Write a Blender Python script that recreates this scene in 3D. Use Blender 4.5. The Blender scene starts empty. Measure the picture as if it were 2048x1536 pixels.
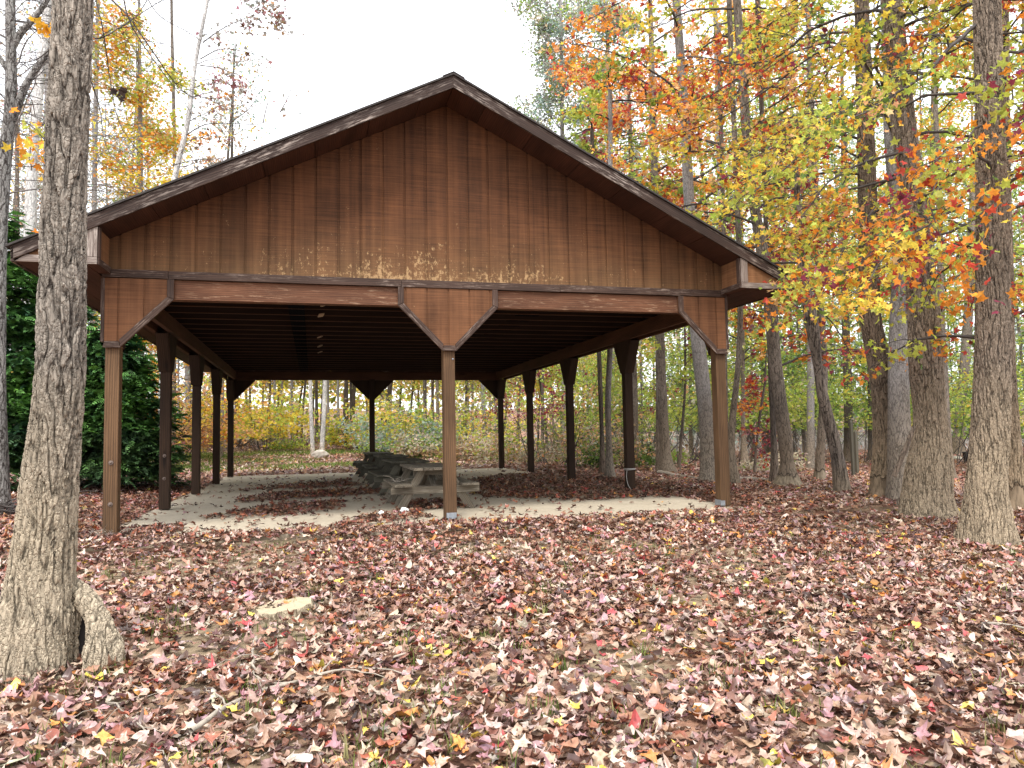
import bpy, math
import numpy as np
from mathutils import Vector
R_ = math.radians
SC = bpy.context.scene
COL = SC.collection

# ------------------------------------------------------------------ camera
CAM = np.array([-1.7342, -9.6381, 1.1158]); YAW, PITCH, ROLL, FPX = -0.2639, 0.066, -0.0192, 1480.92
def _axes():
    cy, sy = math.cos(YAW), math.sin(YAW)
    r = np.array([cy, sy, 0]); fo = np.array([-sy, cy, 0]); u = np.array([0, 0, 1.])
    cp, sp = math.cos(PITCH), math.sin(PITCH)
    F = fo*cp+u*sp; U = -fo*sp+u*cp
    cr, sr = math.cos(ROLL), math.sin(ROLL)
    return r*cr+U*sr, -r*sr+U*cr, F
CR, CU, CF = _axes()
cam_data = bpy.data.cameras.new('camera'); cam = bpy.data.objects.new('camera', cam_data); COL.objects.link(cam)
cam_data.sensor_width = 36; cam_data.lens = FPX/2048*36; cam_data.clip_end = 2000; cam_data.clip_start = .05
from mathutils import Matrix
M = Matrix.Identity(4)
for i in range(3):
    M[i][0] = CR[i]; M[i][1] = CU[i]; M[i][2] = -CF[i]; M[i][3] = CAM[i]
cam.matrix_world = M
SC.camera = cam

# ------------------------------------------------------------------ light and exposure
SUN_EL, SUN_AZ = 58, 200      # azimuth measured from +y clockwise
w = bpy.data.worlds.new('World'); SC.world = w; w.use_nodes = True
nt = w.node_tree; nt.nodes.clear()
sky = nt.nodes.new('ShaderNodeTexSky'); sky.sky_type = 'NISHITA'; sky.sun_disc = False
sky.sun_elevation = R_(SUN_EL); sky.sun_rotation = R_(SUN_AZ); sky.air_density = 1; sky.dust_density = 4; sky.ozone_density = 1
hs = nt.nodes.new('ShaderNodeHueSaturation'); hs.inputs['Saturation'].default_value = .22; hs.inputs['Value'].default_value = 1.0
mixw = nt.nodes.new('ShaderNodeMix'); mixw.data_type = 'RGBA'; mixw.inputs[0].default_value = .6
mixw.inputs[7].default_value = (9.0, 9.2, 9.6, 1)
bg = nt.nodes.new('ShaderNodeBackground'); bg.inputs['Strength'].default_value = .12
wo = nt.nodes.new('ShaderNodeOutputWorld')
nt.links.new(sky.outputs[0], hs.inputs['Color']); nt.links.new(hs.outputs[0], mixw.inputs[6])
nt.links.new(mixw.outputs[2], bg.inputs[0]); nt.links.new(bg.outputs[0], wo.inputs[0])
sun_d = bpy.data.lights.new('sun', 'SUN'); sun_d.energy = 1.3; sun_d.angle = R_(14); sun_d.color = (1, .96, .9)
sun = bpy.data.objects.new('sun', sun_d); COL.objects.link(sun)
_a = R_(SUN_AZ); _e = R_(SUN_EL)
sdir = Vector((math.sin(_a)*math.cos(_e), math.cos(_a)*math.cos(_e), math.sin(_e)))
sun.rotation_euler = sdir.to_track_quat('Z', 'Y').to_euler()
SC.view_settings.view_transform = 'Standard'; SC.view_settings.look = 'None'
SC.view_settings.exposure = 1.42; SC.view_settings.gamma = 1
SC.cycles.use_denoising = True
SC.cycles.max_bounces = 6; SC.cycles.diffuse_bounces = 3; SC.cycles.transmission_bounces = 4
SC.cycles.transparent_max_bounces = 4; SC.cycles.caustics_reflective = False; SC.cycles.caustics_refractive = False

# ------------------------------------------------------------------ helpers
RNG = np.random.default_rng(7)
def ray(u, v): return CF+CR*(u-1024)/FPX-CU*(v-768)/FPX
def at(u, v, z=0.):
    d = ray(u, v); t = (z-CAM[2])/d[2]; return CAM+d*t
def atd(u, v, dist): return CAM+ray(u, v)*dist
def depth(p): return float((np.asarray(p)-CAM)@CF)
def pxy(P):
    d = P-CAM; z = d@CF
    return 1024+FPX*(d@CR)/z, 768-FPX*(d@CU)/z, z

def _hash(ix, iy, iz, seed):
    h = (ix.astype(np.uint32)*np.uint32(374761393) + iy.astype(np.uint32)*np.uint32(668265263)
         + iz.astype(np.uint32)*np.uint32(2147483647) + np.uint32(seed*1013904223 & 0xffffffff))
    h = (h ^ (h >> np.uint32(13)))*np.uint32(1274126177); h = h ^ (h >> np.uint32(16))
    return (h & np.uint32(0xffffff)).astype(np.float64)/0xffffff
def vn(x, y, z, seed=0):
    x, y, z = np.broadcast_arrays(np.asarray(x, float), np.asarray(y, float), np.asarray(z, float))
    ix, iy, iz = np.floor(x).astype(np.int64), np.floor(y).astype(np.int64), np.floor(z).astype(np.int64)
    fx, fy, fz = x-ix, y-iy, z-iz
    fx, fy, fz = [f*f*(3-2*f) for f in (fx, fy, fz)]
    r = 0
    for a in (0, 1):
        for b in (0, 1):
            for c in (0, 1):
                wgt = (fx if a else 1-fx)*(fy if b else 1-fy)*(fz if c else 1-fz)
                r = r+wgt*_hash(ix+a, iy+b, iz+c, seed)
    return r
def sst(a, b, x):
    t = np.clip((np.asarray(x, float)-a)/(b-a), 0, 1); return t*t*(3-2*t)

def ground(x, y):
    x = np.asarray(x, float); y = np.asarray(y, float)
    z = np.where(y < -.5, .048*(y+.5), 0.)
    z = z-.5*sst(6, 18, x)
    z = z+.6*sst(15, 34, y)*(1-sst(3, 13, x))
    z = z+7*sst(75, 170, y+.35*np.abs(x))
    amp = .05*(1-.9*((np.abs(x) < 4.6) & (y > -1) & (y < 14)))
    z = z+amp*(vn(x*.55, y*.55, 0, 3)-.5)+.02*(vn(x*1.7, y*1.7, 0, 4)-.5)
    d = np.maximum(np.maximum(np.abs(x)-4.25, np.maximum(-.6-y, y-13.8)), 0)
    z = z-.07*(1-sst(0, .5, d))
    return z
def seat(u, v, dz=0.):
    """the point where the pixel's ray meets the ground"""
    z = 0.
    for _ in range(60):
        p = at(u, v, z+dz); z = z*.5+.5*float(ground(p[0], p[1]))
    p = at(u, v, z); return np.array([p[0], p[1], float(ground(p[0], p[1]))])

def mesh_np(name, V, faces, mat=None, parent=None, col=None, uv=None, smooth=False, loc=None):
    """faces: (n,3) or (n,4) array, or list of index lists"""
    me = bpy.data.meshes.new(name)
    V = np.asarray(V, np.float32)
    if isinstance(faces, np.ndarray):
        nf, k = faces.shape
        me.vertices.add(len(V)); me.vertices.foreach_set('co', V.ravel())
        me.loops.add(nf*k); me.loops.foreach_set('vertex_index', faces.ravel().astype(np.int32))
        me.polygons.add(nf); me.polygons.foreach_set('loop_start', np.arange(0, nf*k, k, dtype=np.int32))
        me.update(calc_edges=True)
    else:
        me.from_pydata([tuple(map(float, v)) for v in V], [], faces)
    if smooth: me.polygons.foreach_set('use_smooth', np.ones(len(me.polygons), bool))
    if col is not None:
        c = np.ones((len(V), 4), np.float32); c[:, :3] = col
        at_ = me.attributes.new('col', 'FLOAT_COLOR', 'POINT'); at_.data.foreach_set('color', c.ravel())
    if uv is not None:
        ul = me.uv_layers.new(name='UVMap')
        vi = np.empty(len(me.loops), np.int32); me.loops.foreach_get('vertex_index', vi)
        arr = np.asarray(uv, np.float32)
        arr = arr[vi] if len(arr) == len(V) and len(arr) != len(me.loops) else arr
        ul.data.foreach_set('uv', arr.ravel())
    o = bpy.data.objects.new(name, me); COL.objects.link(o)
    if mat: me.materials.append(mat)
    if parent: o.parent = parent
    if loc is not None: o.location = loc
    return o
def tag(o, label=None, cat=None, group=None, kind=None):
    if label: o['label'] = label
    if cat: o['category'] = cat
    if group: o['group'] = group
    if kind: o['kind'] = kind
    return o
def empty(name, loc, label, cat, group=None):
    o = bpy.data.objects.new(name, None); COL.objects.link(o); o.location = [float(c) for c in loc]
    o.empty_display_size = .2
    return tag(o, label, cat, group)

class MB:
    """collects boards, prisms and tubes with plank UVs (u along the grain, metres)"""
    def __init__(s): s.v = []; s.f = []; s.uv = []; s.n = 0
    def poly(s, pts, faces, grain=None):
        pts = [Vector(p) for p in pts]; base = len(s.v); s.v += pts
        off = (float(RNG.uniform(0, 50)), float(RNG.uniform(0, 50)))
        g = Vector(grain).normalized() if grain is not None else Vector((0, 0, 1))
        for f in faces:
            P = [pts[i] for i in f]
            nrm = (P[1]-P[0]).cross(P[2]-P[0])
            if len(P) > 3 and nrm.length < 1e-9: nrm = (P[2]-P[0]).cross(P[3]-P[0])
            nrm = nrm.normalized() if nrm.length > 0 else Vector((0, 0, 1))
            t = g-nrm*g.dot(nrm)
            if t.length < .2: t = nrm.orthogonal()
            t.normalize(); b = nrm.cross(t)
            s.f.append([base+i for i in f]); s.uv.append([(p.dot(t)+off[0], p.dot(b)+off[1]) for p in P])
    def box(s, a, b, grain=None):
        x0, y0, z0 = [min(a[i], b[i]) for i in range(3)]; x1, y1, z1 = [max(a[i], b[i]) for i in range(3)]
        if grain is None:
            d = (x1-x0, y1-y0, z1-z0); k = d.index(max(d)); grain = [0, 0, 0]; grain[k] = 1
        P = [(x0, y0, z0), (x1, y0, z0), (x1, y1, z0), (x0, y1, z0), (x0, y0, z1), (x1, y0, z1), (x1, y1, z1), (x0, y1, z1)]
        s.poly(P, [(0, 3, 2, 1), (4, 5, 6, 7), (0, 1, 5, 4), (1, 2, 6, 5), (2, 3, 7, 6), (3, 0, 4, 7)], grain)
    def bar(s, p, q, wd, th, up=(0, 0, 1)):
        """board from p to q, wd along 'up' and th across"""
        p, q = Vector(p), Vector(q); d = (q-p).normalized(); u = Vector(up); u = (u-d*u.dot(d)).normalized(); c = d.cross(u)
        P = []
        for e in (p, q):
            for (a, b) in ((-1, -1), (1, -1), (1, 1), (-1, 1)): P.append(e+u*(a*wd/2)+c*(b*th/2))
        s.poly(P, [(0, 1, 2, 3), (7, 6, 5, 4), (0, 4, 5, 1), (1, 5, 6, 2), (2, 6, 7, 3), (3, 7, 4, 0)], d)
    def prism(s, poly, n, th, grain=None):
        """planar polygon (3d points, in order) pushed along n by th"""
        P = [Vector(p) for p in poly]; n = Vector(n); k = len(P)
        Q = P+[p+n*th for p in P]
        F = [tuple(range(k))[::-1], tuple(range(k, 2*k))]+[(i, (i+1) % k, k+(i+1) % k, k+i) for i in range(k)]
        s.poly(Q, F, grain)
    def build(s, name, mat, parent=None, bevel=0.0, origin=None):
        o_ = Vector(origin) if origin is not None else Vector((0, 0, 0))
        me = bpy.data.meshes.new(name); me.from_pydata([tuple(v-o_) for v in s.v], [], s.f)
        ul = me.uv_layers.new(name='UVMap'); flat = [c for f in s.uv for p in f for c in p]
        ul.data.foreach_set('uv', flat)
        import bmesh
        bm = bmesh.new(); bm.from_mesh(me); bmesh.ops.recalc_face_normals(bm, faces=bm.faces); bm.to_mesh(me); bm.free()
        o = bpy.data.objects.new(name, me); COL.objects.link(o); me.materials.append(mat)
        if parent: o.parent = parent
        if bevel:
            b = o.modifiers.new('bevel', 'BEVEL'); b.width = bevel; b.segments = 2; b.limit_method = 'ANGLE'
        return o

def tubes(polys, sides=6, prune=False):
    """list of (pts (n,3), radii (n,)) -> verts, quads"""
    VV, FF = [], []; base = 0
    if prune: polys = [p for p in polys if not hits_pavilion(p[0]).any()]
    for P, r in polys:
        P = np.asarray(P, float); r = np.asarray(r, float); n = len(P)
        T = np.gradient(P, axis=0); T /= np.linalg.norm(T, axis=1)[:, None]+1e-12
        ref = np.array([0, 0, 1.]) if abs(T[0][2]) < .8 else np.array([1., 0, 0])
        A = np.cross(T, ref); A /= np.linalg.norm(A, axis=1)[:, None]+1e-12; B = np.cross(T, A)
        k = sides if r.max() > .03 else max(3, sides-2)
        th = np.linspace(0, 2*math.pi, k, endpoint=False)
        ring = P[:, None, :]+r[:, None, None]*(np.cos(th)[None, :, None]*A[:, None, :]+np.sin(th)[None, :, None]*B[:, None, :])
        VV.append(ring.reshape(-1, 3))
        i = np.arange(n-1)[:, None]*k; j = np.arange(k)[None, :]; j2 = (j+1) % k
        q = np.stack([i+j, i+j2, i+k+j2, i+k+j], -1).reshape(-1, 4)+base
        FF.append(q); base += n*k
    return np.concatenate(VV), np.concatenate(FF)

# ------------------------------------------------------------------ materials
def newmat(name):
    m = bpy.data.materials.new(name); m.use_nodes = True; n = m.node_tree; n.nodes.clear()
    out = n.nodes.new('ShaderNodeOutputMaterial'); b = n.nodes.new('ShaderNodeBsdfPrincipled')
    n.links.new(b.outputs[0], out.inputs[0]); return m, n, b, out
def nd(n, t, **kw):
    x = n.nodes.new(t)
    for k, v in kw.items():
        if k.startswith('_'): x.inputs[int(k[1:])].default_value = v
        else:
            try: setattr(x, k, v)
            except Exception: x.inputs[k].default_value = v
    return x
def lk(n, a, b): n.links.new(a, b)
def ramp(n, fac, stops):
    r = n.nodes.new('ShaderNodeValToRGB'); e = r.color_ramp.elements
    while len(e) < len(stops): e.new(.5)
    for i, (p, c) in enumerate(stops):
        e[i].position = p; e[i].color = (c, c, c, 1) if not hasattr(c, '__len__') else (*c, 1)
    lk(n, fac, r.inputs[0]); return r.outputs[0]
def mathn(n, op, a, b=None, clamp=False):
    x = n.nodes.new('ShaderNodeMath'); x.operation = op; x.use_clamp = clamp
    for i, s in enumerate((a, b)):
        if s is None: continue
        if isinstance(s, (int, float)): x.inputs[i].default_value = s
        else: lk(n, s, x.inputs[i])
    return x.outputs[0]
def mix(n, fac, a, b, mode='MIX'):
    x = n.nodes.new('ShaderNodeMix'); x.data_type = 'RGBA'; x.blend_type = mode
    for i, s in ((0, fac), (6, a), (7, b)):
        if isinstance(s, (int, float)): x.inputs[i].default_value = s
        elif isinstance(s, tuple): x.inputs[i].default_value = (*s, 1)
        else: lk(n, s, x.inputs[i])
    return x.outputs[2]
def mapping(n, src, scale, loc=(0, 0, 0)):
    m = n.nodes.new('ShaderNodeMapping'); lk(n, src, m.inputs[0]); m.inputs['Scale'].default_value = scale; m.inputs['Location'].default_value = loc; return m.outputs[0]
def noise(n, vec, scale, detail=3, rough=.5, dist=0.):
    x = n.nodes.new('ShaderNodeTexNoise'); x.inputs['Scale'].default_value = scale; x.inputs['Detail'].default_value = detail
    x.inputs['Roughness'].default_value = rough; x.inputs['Distortion'].default_value = dist
    lk(n, vec, x.inputs['Vector']); return x.outputs['Fac']
def coord(n, which='Object'):
    return n.nodes.new('ShaderNodeTexCoord').outputs[which]
def bump(n, h, b, strength=.5, dist=.01):
    x = n.nodes.new('ShaderNodeBump'); x.inputs['Strength'].default_value = strength; x.inputs['Distance'].default_value = dist
    lk(n, h, x.inputs['Height']); lk(n, x.outputs[0], b.inputs['Normal'])

def wood(name, dark, light, worn=None, worn_amt=0., rough=.75, bumpd=.004, knots=True):
    m, n, b, out = newmat(name); uv = coord(n, 'UV')
    g1 = noise(n, mapping(n, uv, (1.1, 26, 1)), 1.6, 5, .62, .6)
    g2 = noise(n, mapping(n, uv, (2.5, 110, 1)), 1.0, 3, .6)
    big = noise(n, mapping(n, uv, (.7, 2.5, 1)), 1.3, 3)
    wv = n.nodes.new('ShaderNodeTexWave'); wv.wave_type = 'BANDS'; wv.bands_direction = 'Y'
    wv.inputs['Scale'].default_value = 9; wv.inputs['Distortion'].default_value = 7; wv.inputs['Detail'].default_value = 2; wv.inputs['Detail Scale'].default_value = .6
    lk(n, mapping(n, uv, (.22, 1.4, 1)), wv.inputs['Vector'])
    f = mathn(n, 'ADD', mathn(n, 'MULTIPLY', g1, .55), mathn(n, 'MULTIPLY', wv.outputs['Fac'], .22))
    f = mathn(n, 'ADD', f, mathn(n, 'MULTIPLY', g2, .25))
    c = mix(n, ramp(n, f, [(.3, 0.), (.72, 1.)]), dark, light)
    c = mix(n, 1., c, ramp(n, big, [(.3, .62), (.7, 1.25)]), 'MULTIPLY')
    if knots:
        vo = n.nodes.new('ShaderNodeTexVoronoi'); vo.inputs['Scale'].default_value = 1.; lk(n, mapping(n, uv, (.75, 3.2, 1)), vo.inputs['Vector'])
        kf = ramp(n, vo.outputs['Distance'], [(.05, 1.), (.13, 0.)])
        c = mix(n, mathn(n, 'MULTIPLY', kf, .75), c, tuple(x*.3 for x in dark))
    if worn:
        wn = noise(n, mapping(n, uv, (3.2, 30, 1)), 1.5, 5, .7)
        wb = noise(n, mapping(n, uv, (1.2, 5, 1)), 1.1, 3)
        wf = mathn(n, 'MULTIPLY', ramp(n, wn, [(.5-.25*worn_amt, 0.), (.62-.2*worn_amt, 1.)]), ramp(n, wb, [(.42, 0.), (.6, 1.)]))
        c = mix(n, mathn(n, 'MULTIPLY', wf, .85), c, worn)
    lk(n, c, b.inputs['Base Color']); b.inputs['Roughness'].default_value = rough; b.inputs['Specular IOR Level'].default_value = .25
    bump(n, f, b, .6, bumpd); return m

def siding(name, dark, light, bare, peel_z=None):
    """rough sawn stained plywood; peel_z = (z of bottom, height) where old finish flakes off most"""
    m, n, b, out = newmat(name); co = coord(n, 'Object')
    saw = noise(n, mapping(n, co, (1.6, 1.6, 95)), 1., 3, .6)
    grain = noise(n, mapping(n, co, (12, 12, .22)), 1., 4, .6, .4)
    blot = noise(n, mapping(n, co, (2.2, 2.2, 1.0)), 1., 4, .6)
    f = mathn(n, 'ADD', mathn(n, 'MULTIPLY', saw, .55), mathn(n, 'MULTIPLY', grain, .45))
    c = mix(n, ramp(n, f, [(.33, 0.), (.68, 1.)]), dark, light)
    c = mix(n, 1., c, ramp(n, blot, [(.28, .55), (.72, 1.3)]), 'MULTIPLY')
    sep = n.nodes.new('ShaderNodeSeparateXYZ'); lk(n, co, sep.inputs[0])
    fine = noise(n, mapping(n, co, (28, 28, 20)), 1., 5, .72)
    mid = noise(n, mapping(n, co, (3.0, 3.0, 2.2)), 1., 3)
    if peel_z:
        zz = mathn(n, 'DIVIDE', mathn(n, 'SUBTRACT', sep.outputs['Z'], peel_z[0]), peel_z[1])
        low = mathn(n, 'SUBTRACT', 1., zz, True)
        low = mathn(n, 'POWER', low, 2.)
        ax = mathn(n, 'ABSOLUTE', mathn(n, 'ADD', sep.outputs['X'], .1))
        cen = ramp(n, mathn(n, 'DIVIDE', ax, 4.), [(.12, 1.), (.75, .25)])
        amt = mathn(n, 'MULTIPLY', low, cen)
        amt = mathn(n, 'ADD', mathn(n, 'MULTIPLY', amt, .25), mathn(n, 'MULTIPLY', mathn(n, 'SUBTRACT', mid, .55), .34))
        pf = mathn(n, 'ADD', mathn(n, 'SUBTRACT', fine, .69), amt)
        pf = mathn(n, 'MULTIPLY', pf, 14., True)
        c = mix(n, mathn(n, 'MULTIPLY', pf, .8), c, bare)
        # lighter washed streaks lower down
        c = mix(n, mathn(n, 'MULTIPLY', mathn(n, 'MULTIPLY', low, grain), .45), c, tuple(x*.75 for x in bare))
    else:
        pf = mathn(n, 'MULTIPLY', mathn(n, 'ADD', mathn(n, 'SUBTRACT', fine, .7), mathn(n, 'MULTIPLY', mathn(n, 'SUBTRACT', mid, .5), .25)), 12., True)
        c = mix(n, mathn(n, 'MULTIPLY', pf, .6), c, bare)
    lk(n, c, b.inputs['Base Color']); b.inputs['Roughness'].default_value = .8; b.inputs['Specular IOR Level'].default_value = .2
    bump(n, f, b, .5, .004); return m

def bark(name, furrow, ridge, s=20., zs=.2, dirt=None, dirt_h=1.2, disp=0.0, warp=.05, strip=None):
    """furrowed bark; dirt: dried mud colour left by floods up to dirt_h; strip=(z, colour): bark gone below z"""
    m, n, b, out = newmat(name); co = coord(n, 'Object')
    nz = n.nodes.new('ShaderNodeTexNoise'); nz.inputs['Scale'].default_value = 3.2; nz.inputs['Detail'].default_value = 3; lk(n, co, nz.inputs['Vector'])
    wv = n.nodes.new('ShaderNodeVectorMath'); wv.operation = 'MULTIPLY_ADD'; lk(n, nz.outputs['Color'], wv.inputs[0])
    wv.inputs[1].default_value = (warp, warp, warp*4); lk(n, co, wv.inputs[2])
    f1 = noise(n, mapping(n, wv.outputs[0], (s, s, s*zs*.55)), 1., 1.5, .5)
    f2 = noise(n, mapping(n, wv.outputs[0], (s*2.3, s*2.3, s*zs*2.4), (3, 5, 7)), 1., 2, .5)
    f3 = noise(n, mapping(n, wv.outputs[0], (s*1.2, s*1.2, s*1.4), (8, 1, 2)), 1., 2, .5)
    r1 = ramp(n, mathn(n, 'ABSOLUTE', mathn(n, 'SUBTRACT', f1, .5)), [(.0, 0.), (.075, 1.)])
    r2 = ramp(n, mathn(n, 'ABSOLUTE', mathn(n, 'SUBTRACT', f2, .5)), [(.0, 0.), (.09, 1.)])
    r3 = ramp(n, mathn(n, 'ABSOLUTE', mathn(n, 'SUBTRACT', f3, .5)), [(.0, 0.), (.035, 1.)])
    fine = noise(n, mapping(n, co, (s*3, s*3, s)), 1., 4, .65)
    blot = noise(n, mapping(n, co, (2.2, 2.2, .9)), 1., 4)
    h = mathn(n, 'ADD', mathn(n, 'MULTIPLY', r1, .46), mathn(n, 'MULTIPLY', r2, .26))
    h = mathn(n, 'ADD', mathn(n, 'MULTIPLY', h, mathn(n, 'ADD', mathn(n, 'MULTIPLY', r3, .3), .7)), mathn(n, 'MULTIPLY', fine, .2))
    c = mix(n, ramp(n, h, [(.25, 0.), (.8, 1.)]), furrow, ridge)
    c = mix(n, 1., c, ramp(n, blot, [(.3, .7), (.7, 1.25)]), 'MULTIPLY')
    c = mix(n, 1., c, ramp(n, fine, [(.3, .8), (.7, 1.2)]), 'MULTIPLY')
    if dirt or strip:
        sep = n.nodes.new('ShaderNodeSeparateXYZ'); lk(n, co, sep.inputs[0])
    if dirt:
        zz = mathn(n, 'ADD', sep.outputs['Z'], mathn(n, 'MULTIPLY', mathn(n, 'SUBTRACT', blot, .5), dirt_h*.7))
        df = ramp(n, mathn(n, 'DIVIDE', zz, dirt_h*1.6), [(.3, .8), (.75, 0.)])
        dcol = mix(n, 1., mix(n, ramp(n, h, [(.22, 0.), (.72, 1.)]), tuple(x*.26 for x in dirt), dirt), ramp(n, fine, [(.3, .85), (.7, 1.15)]), 'MULTIPLY')
        c = mix(n, df, c, dcol)
    if strip:
        rag = noise(n, mapping(n, co, (14, 14, 3)), 1., 3)
        zf = mathn(n, 'ADD', sep.outputs['Z'], mathn(n, 'MULTIPLY', mathn(n, 'SUBTRACT', rag, .5), .3))
        sf = mathn(n, 'MULTIPLY', mathn(n, 'SUBTRACT', strip[0], zf), 60., True)
        edge = mathn(n, 'MULTIPLY', mathn(n, 'ABSOLUTE', mathn(n, 'SUBTRACT', zf, strip[0]+.015)), 45., True)
        smooth = noise(n, mapping(n, co, (22, 22, 1.6)), 1., 5, .65)
        c = mix(n, sf, c, mix(n, ramp(n, smooth, [(.36, 0.), (.6, 1.)]), tuple(x*.4 for x in strip[1]), strip[1]))
        c = mix(n, edge, (.03, .024, .018), c)
        h = mathn(n, 'MULTIPLY', h, mathn(n, 'SUBTRACT', 1.05, sf))
    lk(n, c, b.inputs['Base Color']); b.inputs['Roughness'].default_value = .9; b.inputs['Specular IOR Level'].default_value = .15
    if disp:
        d = n.nodes.new('ShaderNodeDisplacement'); d.inputs['Midlevel'].default_value = .6; d.inputs['Scale'].default_value = disp
        lk(n, h, d.inputs['Height']); lk(n, d.outputs[0], out.inputs['Displacement']); m.displacement_method = 'BOTH'
    else: bump(n, h, b, .9, .022)
    return m

def leafmat(name, trans=.4, rough=.55, vary=.25, spec=.35):
    m, n, b, out = newmat(name)
    a = n.nodes.new('ShaderNodeAttribute'); a.attribute_name = 'col'
    geo = n.nodes.new('ShaderNodeNewGeometry')
    v = noise(n, mapping(n, coord(n, 'Object'), (38, 38, 38)), 1., 3, .6)
    c = mix(n, 1., a.outputs['Color'], ramp(n, v, [(.3, 1-vary), (.7, 1+vary)]), 'MULTIPLY')
    lk(n, c, b.inputs['Base Color']); b.inputs['Roughness'].default_value = rough; b.inputs['Specular IOR Level'].default_value = spec
    if trans:
        t = n.nodes.new('ShaderNodeBsdfTranslucent'); lk(n, c, t.inputs['Color'])
        x = n.nodes.new('ShaderNodeMixShader'); x.inputs[0].default_value = trans
        lk(n, b.outputs[0], x.inputs[1]); lk(n, t.outputs[0], x.inputs[2]); lk(n, x.outputs[0], out.inputs[0])
    return m
def plain(name, c, rough=.6, metal=0., var=.2, sc=12.):
    m, n, b, out = newmat(name)
    v = noise(n, coord(n, 'Object'), sc, 5, .6)
    lk(n, mix(n, 1., c, ramp(n, v, [(.3, 1-var), (.7, 1+var)]), 'MULTIPLY'), b.inputs['Base Color'])
    b.inputs['Roughness'].default_value = rough; b.inputs['Metallic'].default_value = metal
    bump(n, v, b, .3, .004); return m

MT = {}
MT['siding'] = siding('stained_plywood', (.036, .014, .007), (.14, .056, .022), (.40, .26, .13), (3.12, 1.1))
MT['gusset'] = siding('bracket_plywood', (.07, .03, .014), (.18, .08, .037), (.45, .3, .16))
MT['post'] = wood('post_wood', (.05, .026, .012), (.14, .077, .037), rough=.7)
MT['post_shaded'] = wood('shaded_post_wood', (.018, .01, .006), (.05, .027, .015), rough=.8)  # copy of the post wood with the shade under the roof in its colour
MT['trim'] = wood('dark_trim_wood', (.03, .018, .014), (.08, .047, .034), (.26, .2, .165), -.05)
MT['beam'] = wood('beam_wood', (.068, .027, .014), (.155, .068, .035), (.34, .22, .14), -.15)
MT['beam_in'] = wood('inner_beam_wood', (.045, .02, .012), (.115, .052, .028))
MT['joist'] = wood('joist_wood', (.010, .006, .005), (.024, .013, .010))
MT['fascia'] = wood('weathered_fascia', (.018, .011, .009), (.055, .033, .025), (.36, .30, .26), .02, bumpd=.008)
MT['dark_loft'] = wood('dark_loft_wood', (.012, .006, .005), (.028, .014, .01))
MT['soffit'] = wood('soffit_wood', (.04, .016, .010), (.08, .033, .02), knots=False)
MT['return'] = siding('eave_return_plywood', (.12, .055, .024), (.27, .13, .06), (.5, .36, .2))
MT['return_trim'] = wood('grey_trim_wood', (.10, .075, .062), (.22, .175, .15), (.38, .33, .29), .2)
MT['grey_wood'] = wood('weathered_grey_wood', (.075, .062, .045), (.185, .155, .115), (.27, .24, .19), .05, rough=.85)
MT['grey_dark'] = wood('dark_grey_wood', (.045, .042, .03), (.11, .10, .075), rough=.85)  # darker grey wood without worn patches
MT['shingle'] = plain('asphalt_shingle', (.035, .03, .028), .9, 0, .4, 40)
MT['metal'] = plain('galvanised_metal', (.26, .28, .31), .5, .5, .2, 30)
MT['rust'] = plain('rusty_bolt', (.16, .12, .10), .6, .5, .3, 60)
MT['mesh'] = plain('dark_wire_mesh', (.008, .009, .011), 1., 0, .3, 60)
MT['mesh'].node_tree.nodes['Principled BSDF'].inputs['Specular IOR Level'].default_value = 0
MT['scrap'] = plain('pale_wood_scrap', (.42, .33, .24), .8, 0, .2, 30)
MT['leaf'] = leafmat('tree_leaf', .55)
MT['litter'] = leafmat('dead_leaf', .06, .34, .3, .55)
MT['needle'] = leafmat('conifer_spray', .2, .6, .3)
MT['twig'] = plain('twig_bark', (.06, .05, .045), .9, 0, .3, 30)
MT['twig_grey'] = plain('grey_twig_bark', (.16, .14, .13), .9, 0, .3, 30)
MT['stick'] = plain('weathered_stick', (.30, .26, .21), .9, 0, .4, 25)
MT['stone'] = plain('pale_stone', (.40, .36, .31), .85, 0, .3, 5)
MT['white'] = plain('white_paper', (.75, .75, .73), .7, 0, .1, 30)
MT['black'] = plain('black_plastic', (.018, .018, .02), .5, 0, .2, 20)
MT['cord'] = plain('pale_cord', (.42, .4, .37), .7, 0, .2, 50)

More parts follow.
